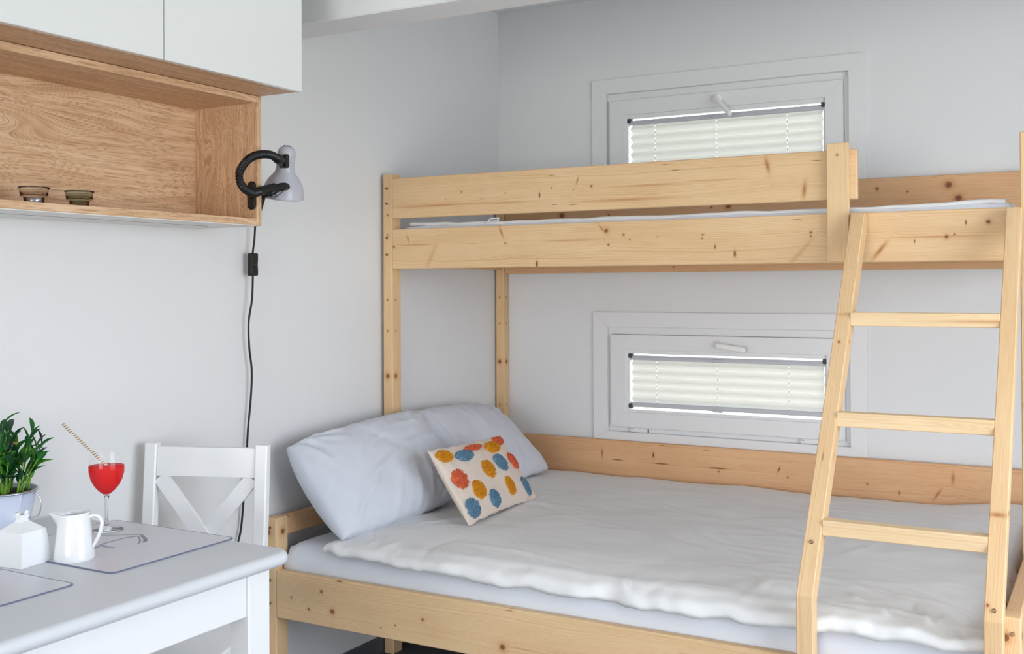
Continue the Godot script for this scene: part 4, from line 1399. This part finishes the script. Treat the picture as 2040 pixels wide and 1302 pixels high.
func jug() -> void:
	var at := Vector3(0.431, TOP + 0.0004, 2.478)
	# local x towards the handle
	var o := thing("milk_jug", "small white china jug with looped handle, beside the wine glass", "jug", at, "", 0.5131, false)
	var st := S(true)
	var prof: Array = [Vector2(0, 0.0), Vector2(0.037, 0.0), Vector2(0.0400, 0.002), Vector2(0.0405, 0.006), Vector2(0.0385, 0.022), Vector2(0.0352, 0.048), Vector2(0.0325, 0.070), Vector2(0.0310, 0.088), Vector2(0.0312, 0.0945), Vector2(0.0302, 0.0955), Vector2(0.0290, 0.0945), Vector2(0.0288, 0.086), Vector2(0.0305, 0.065), Vector2(0.035, 0.030), Vector2(0.0365, 0.006), Vector2(0, 0.004)]
	var rot := 56
	for i in prof.size() - 1:
		for k in rot:
			var q: Array = []
			for c in [[i, k], [i, k + 1], [i + 1, k + 1], [i + 1, k]]:
				var p: Vector2 = prof[c[0]]
				var a: float = TAU * c[1] / rot
				var y := p.y
				var x := p.x * cos(a)
				var z := -p.x * sin(a)
				# the lip is drawn out into a spout on the side away from the handle
				var lip := pow(maxf(0.0, -cos(a)), 7.0) * smoothstep(0.066, 0.096, y)
				x -= 0.021 * lip
				z *= 1.0 - 0.45 * lip
				y += 0.003 * lip + 0.004 * smoothstep(0.07, 0.095, y) * cos(a) * 0.5
				q.append(Vector3(x, y, z))
			if prof[i].x < 1e-6:
				tri(st, q[0], q[2], q[3])
			elif prof[i + 1].x < 1e-6:
				tri(st, q[0], q[1], q[2])
			else:
				quad(st, q[0], q[1], q[2], q[3])
	obj("body", st, M.china, o)
	st = S(true)
	tube(st, curve([Vector3(0.028, 0.084, 0), Vector3(0.038, 0.090, 0), Vector3(0.050, 0.088, 0), Vector3(0.0565, 0.076, 0), Vector3(0.0535, 0.058, 0), Vector3(0.046, 0.040, 0), Vector3(0.0375, 0.026, 0)], 8), 0.0036, 10, true, 1.5)
	obj("handle", st, M.china, o)


func carton() -> void:
	var o := thing("creamer", "white porcelain creamer shaped like a folded milk carton", "creamer", Vector3(0.362, TOP + 0.0004, 2.548), "", 0.13, false)
	var st := S()
	var lv: Array = [[0.0395, 0.0395, 0.0], [0.0395, 0.0395, 0.003], [0.0318, 0.0318, 0.065], [0.0310, 0.0310, 0.067], [0.008, 0.011, 0.084], [0.0055, 0.010, 0.089], [0.0065, 0.0135, 0.097], [0.0050, 0.0135, 0.098]]
	for k in lv.size() - 1:
		var r: Array = []
		for l in [lv[k], lv[k + 1]]:
			r.append([Vector3(l[0], l[2], l[1]), Vector3(l[0], l[2], -l[1]), Vector3(-l[0], l[2], -l[1]), Vector3(-l[0], l[2], l[1])])
		for i in 4:
			var j := (i + 1) % 4
			quad(st, r[0][i], r[0][j], r[1][j], r[1][i])
	quad(st, Vector3(-0.0395, 0, 0.0395), Vector3(-0.0395, 0, -0.0395), Vector3(0.0395, 0, -0.0395), Vector3(0.0395, 0, 0.0395))
	obj("body", st, M.bisque, o)
	# the notched crest: two lobes with a dip between them
	st = S(true)
	for s in [-1.0, 1.0]:
		tube(st, curve([Vector3(0, 0.084, s * 0.003), Vector3(0, 0.092, s * 0.006), Vector3(0, 0.099, s * 0.0105), Vector3(0, 0.103, s * 0.0125)], 5), 0.0048, 12, true, 0.85)
	obj("crest", st, M.bisque, o)


# ------------------------------------------------------------------ potted plant

func leaf_mesh(length: float, width: float, bend: float) -> SurfaceTool:
	var st := S(true)
	for side in [0, 1]:
		grid(st, steps(0, 1, 8), steps(-1, 1, 4), func(u: float, v: float) -> Vector3:
			var w := width * pow(sin(PI * clampf(u * 0.93 + 0.07, 0.0, 1.0)), 0.7)
			var a := bend * u
			return Vector3(v * w, length * u * cos(a * 0.6) + absf(v) * w * 0.35, length * u * sin(a * 0.6) - absf(v) * w * 0.4 + side * 0.0006), Vector2.ONE, side == 0)
	return st


func plant() -> void:
	var at := Vector3(0.118, TOP + 0.0004, 2.424)
	var o := thing("potted_plant", "leafy green plant in a pale metal bucket at the table's wall side", "plant", at, "", 0.0, false)
	var enamel := plain(Color(0.80, 0.84, 0.92), 0.35)
	var steel := plain(Color(0.72, 0.73, 0.76), 0.22, 0.9)
	var st := S(true)
	lathe(st, [Vector2(0, 0), Vector2(0.052, 0), Vector2(0.054, 0.003), Vector2(0.0755, 0.104), Vector2(0.0735, 0.104), Vector2(0.053, 0.006), Vector2(0, 0.005)], 48)
	obj("bucket", st, enamel, o)
	st = S(true)
	var rim := PackedVector3Array()
	for k in 49:
		rim.append(Vector3(0.0765 * cos(TAU * k / 48.0), 0.104, 0.0765 * sin(TAU * k / 48.0)))
	tube(st, rim, 0.0028, 10, false)
	obj("rim", st, steel, o)
	# side loop that faces the room
	st = S(true)
	var d := Vector3(0.871, 0, -0.491)
	tube(st, curve([d * 0.0755 + Vector3.UP * 0.098, d * 0.086 + Vector3.UP * 0.092, d * 0.090 + Vector3.UP * 0.070, d * 0.084 + Vector3.UP * 0.048, d * 0.0665 + Vector3.UP * 0.042], 8), 0.0016, 8)
	obj("side_handle", st, steel, o)
	st = S(true)
	lathe(st, [Vector2(0.0725, 0.096), Vector2(0.05, 0.101), Vector2(0.02, 0.102), Vector2(0, 0.101)], 30)
	obj("soil", st, plain(Color(0.13, 0.10, 0.075), 1.0), o)
	var r := RandomNumberGenerator.new()
	r.seed = 12
	var greens: Array = []
	for c in [Color(0.11, 0.34, 0.15), Color(0.17, 0.45, 0.17), Color(0.30, 0.56, 0.16), Color(0.08, 0.27, 0.16)]:
		var m := plain(c, 0.45)
		m.backlight_enabled = true
		m.backlight = c.lightened(0.1)
		greens.append(m)
	var shapes: Array = []
	for k in 4:
		var m := leaf_mesh([0.036, 0.044, 0.032, 0.050][k], [0.0066, 0.0072, 0.0078, 0.0056][k], [0.3, 0.6, 0.15, 0.9][k])
		m.generate_normals()
		shapes.append(m.commit())
	var stem_green := plain(Color(0.44, 0.62, 0.18), 0.5)
	var count := 0
	for k in 38:
		var a := r.randf() * TAU
		var rad := sqrt(r.randf()) * 0.060
		var base := Vector3(cos(a) * rad, 0.098, sin(a) * rad)
		var tall := r.randf_range(0.095, 0.168) * (1.0 - 0.25 * rad / 0.06)
		var tip := base * Vector3(1.55, 1, 1.55) + Vector3(r.randfn(0, 0.010), tall, r.randfn(0, 0.010))
		tip.x = maxf(tip.x, -at.x + 0.03)
		var path := curve([base, base.lerp(tip, 0.5) + Vector3(0, 0.008, 0), tip], 6)
		st = S(true)
		var radii := PackedFloat32Array()
		for i in path.size():
			radii.append(lerpf(0.0021, 0.0011, float(i) / path.size()))
		tube(st, path, radii, 6)
		obj("stem", st, stem_green, o)
		for j in 7:
			if count >= 262:
				break
			count += 1
			var f := 0.30 + 0.70 * j / 6.0
			var p := path[mini(int(f * (path.size() - 1)), path.size() - 1)]
			var up := (tip - base).normalized()
			var out := Vector3(cos(r.randf() * TAU), 0, sin(r.randf() * TAU)).normalized()
			var dir := (up * r.randf_range(0.9, 1.7) + out * r.randf_range(0.25, 0.75)).normalized()
			if at.x + p.x + dir.x * 0.06 < 0.006:
				dir.x = absf(dir.x)
			var zz := dir.cross(out).normalized()
			if zz.length() < 0.5:
				zz = Vector3.RIGHT
			var xx := dir.cross(zz).normalized()
			var lf := MeshInstance3D.new()
			lf.mesh = shapes[r.randi() % 4]
			lf.material_override = greens[r.randi() % 4]
			lf.name = "leaf"
			lf.transform = Transform3D(Basis(zz, dir, zz.cross(dir)), p).scaled_local(Vector3.ONE * r.randf_range(0.75, 1.1))
			o.add_child(lf, true)
	for p in [Vector3(0.040, 0.195, -0.010), Vector3(-0.030, 0.20, 0.045)]:
		st = S(true)
		lathe(st, [Vector2(0, 0), Vector2(0.004, 0.003), Vector2(0.0058, 0.009), Vector2(0.0045, 0.015), Vector2(0, 0.018)], 12, Transform3D(Basis(), p))
		obj("flower_bud", st, plain(Color(0.90, 0.52, 0.45), 0.6), o, "pink flower bud")
		st = S(true)
		tube(st, PackedVector3Array([Vector3(p.x * 0.7, 0.1, p.z * 0.7), p]), 0.0012, 6)
		obj("stem", st, stem_green, o)
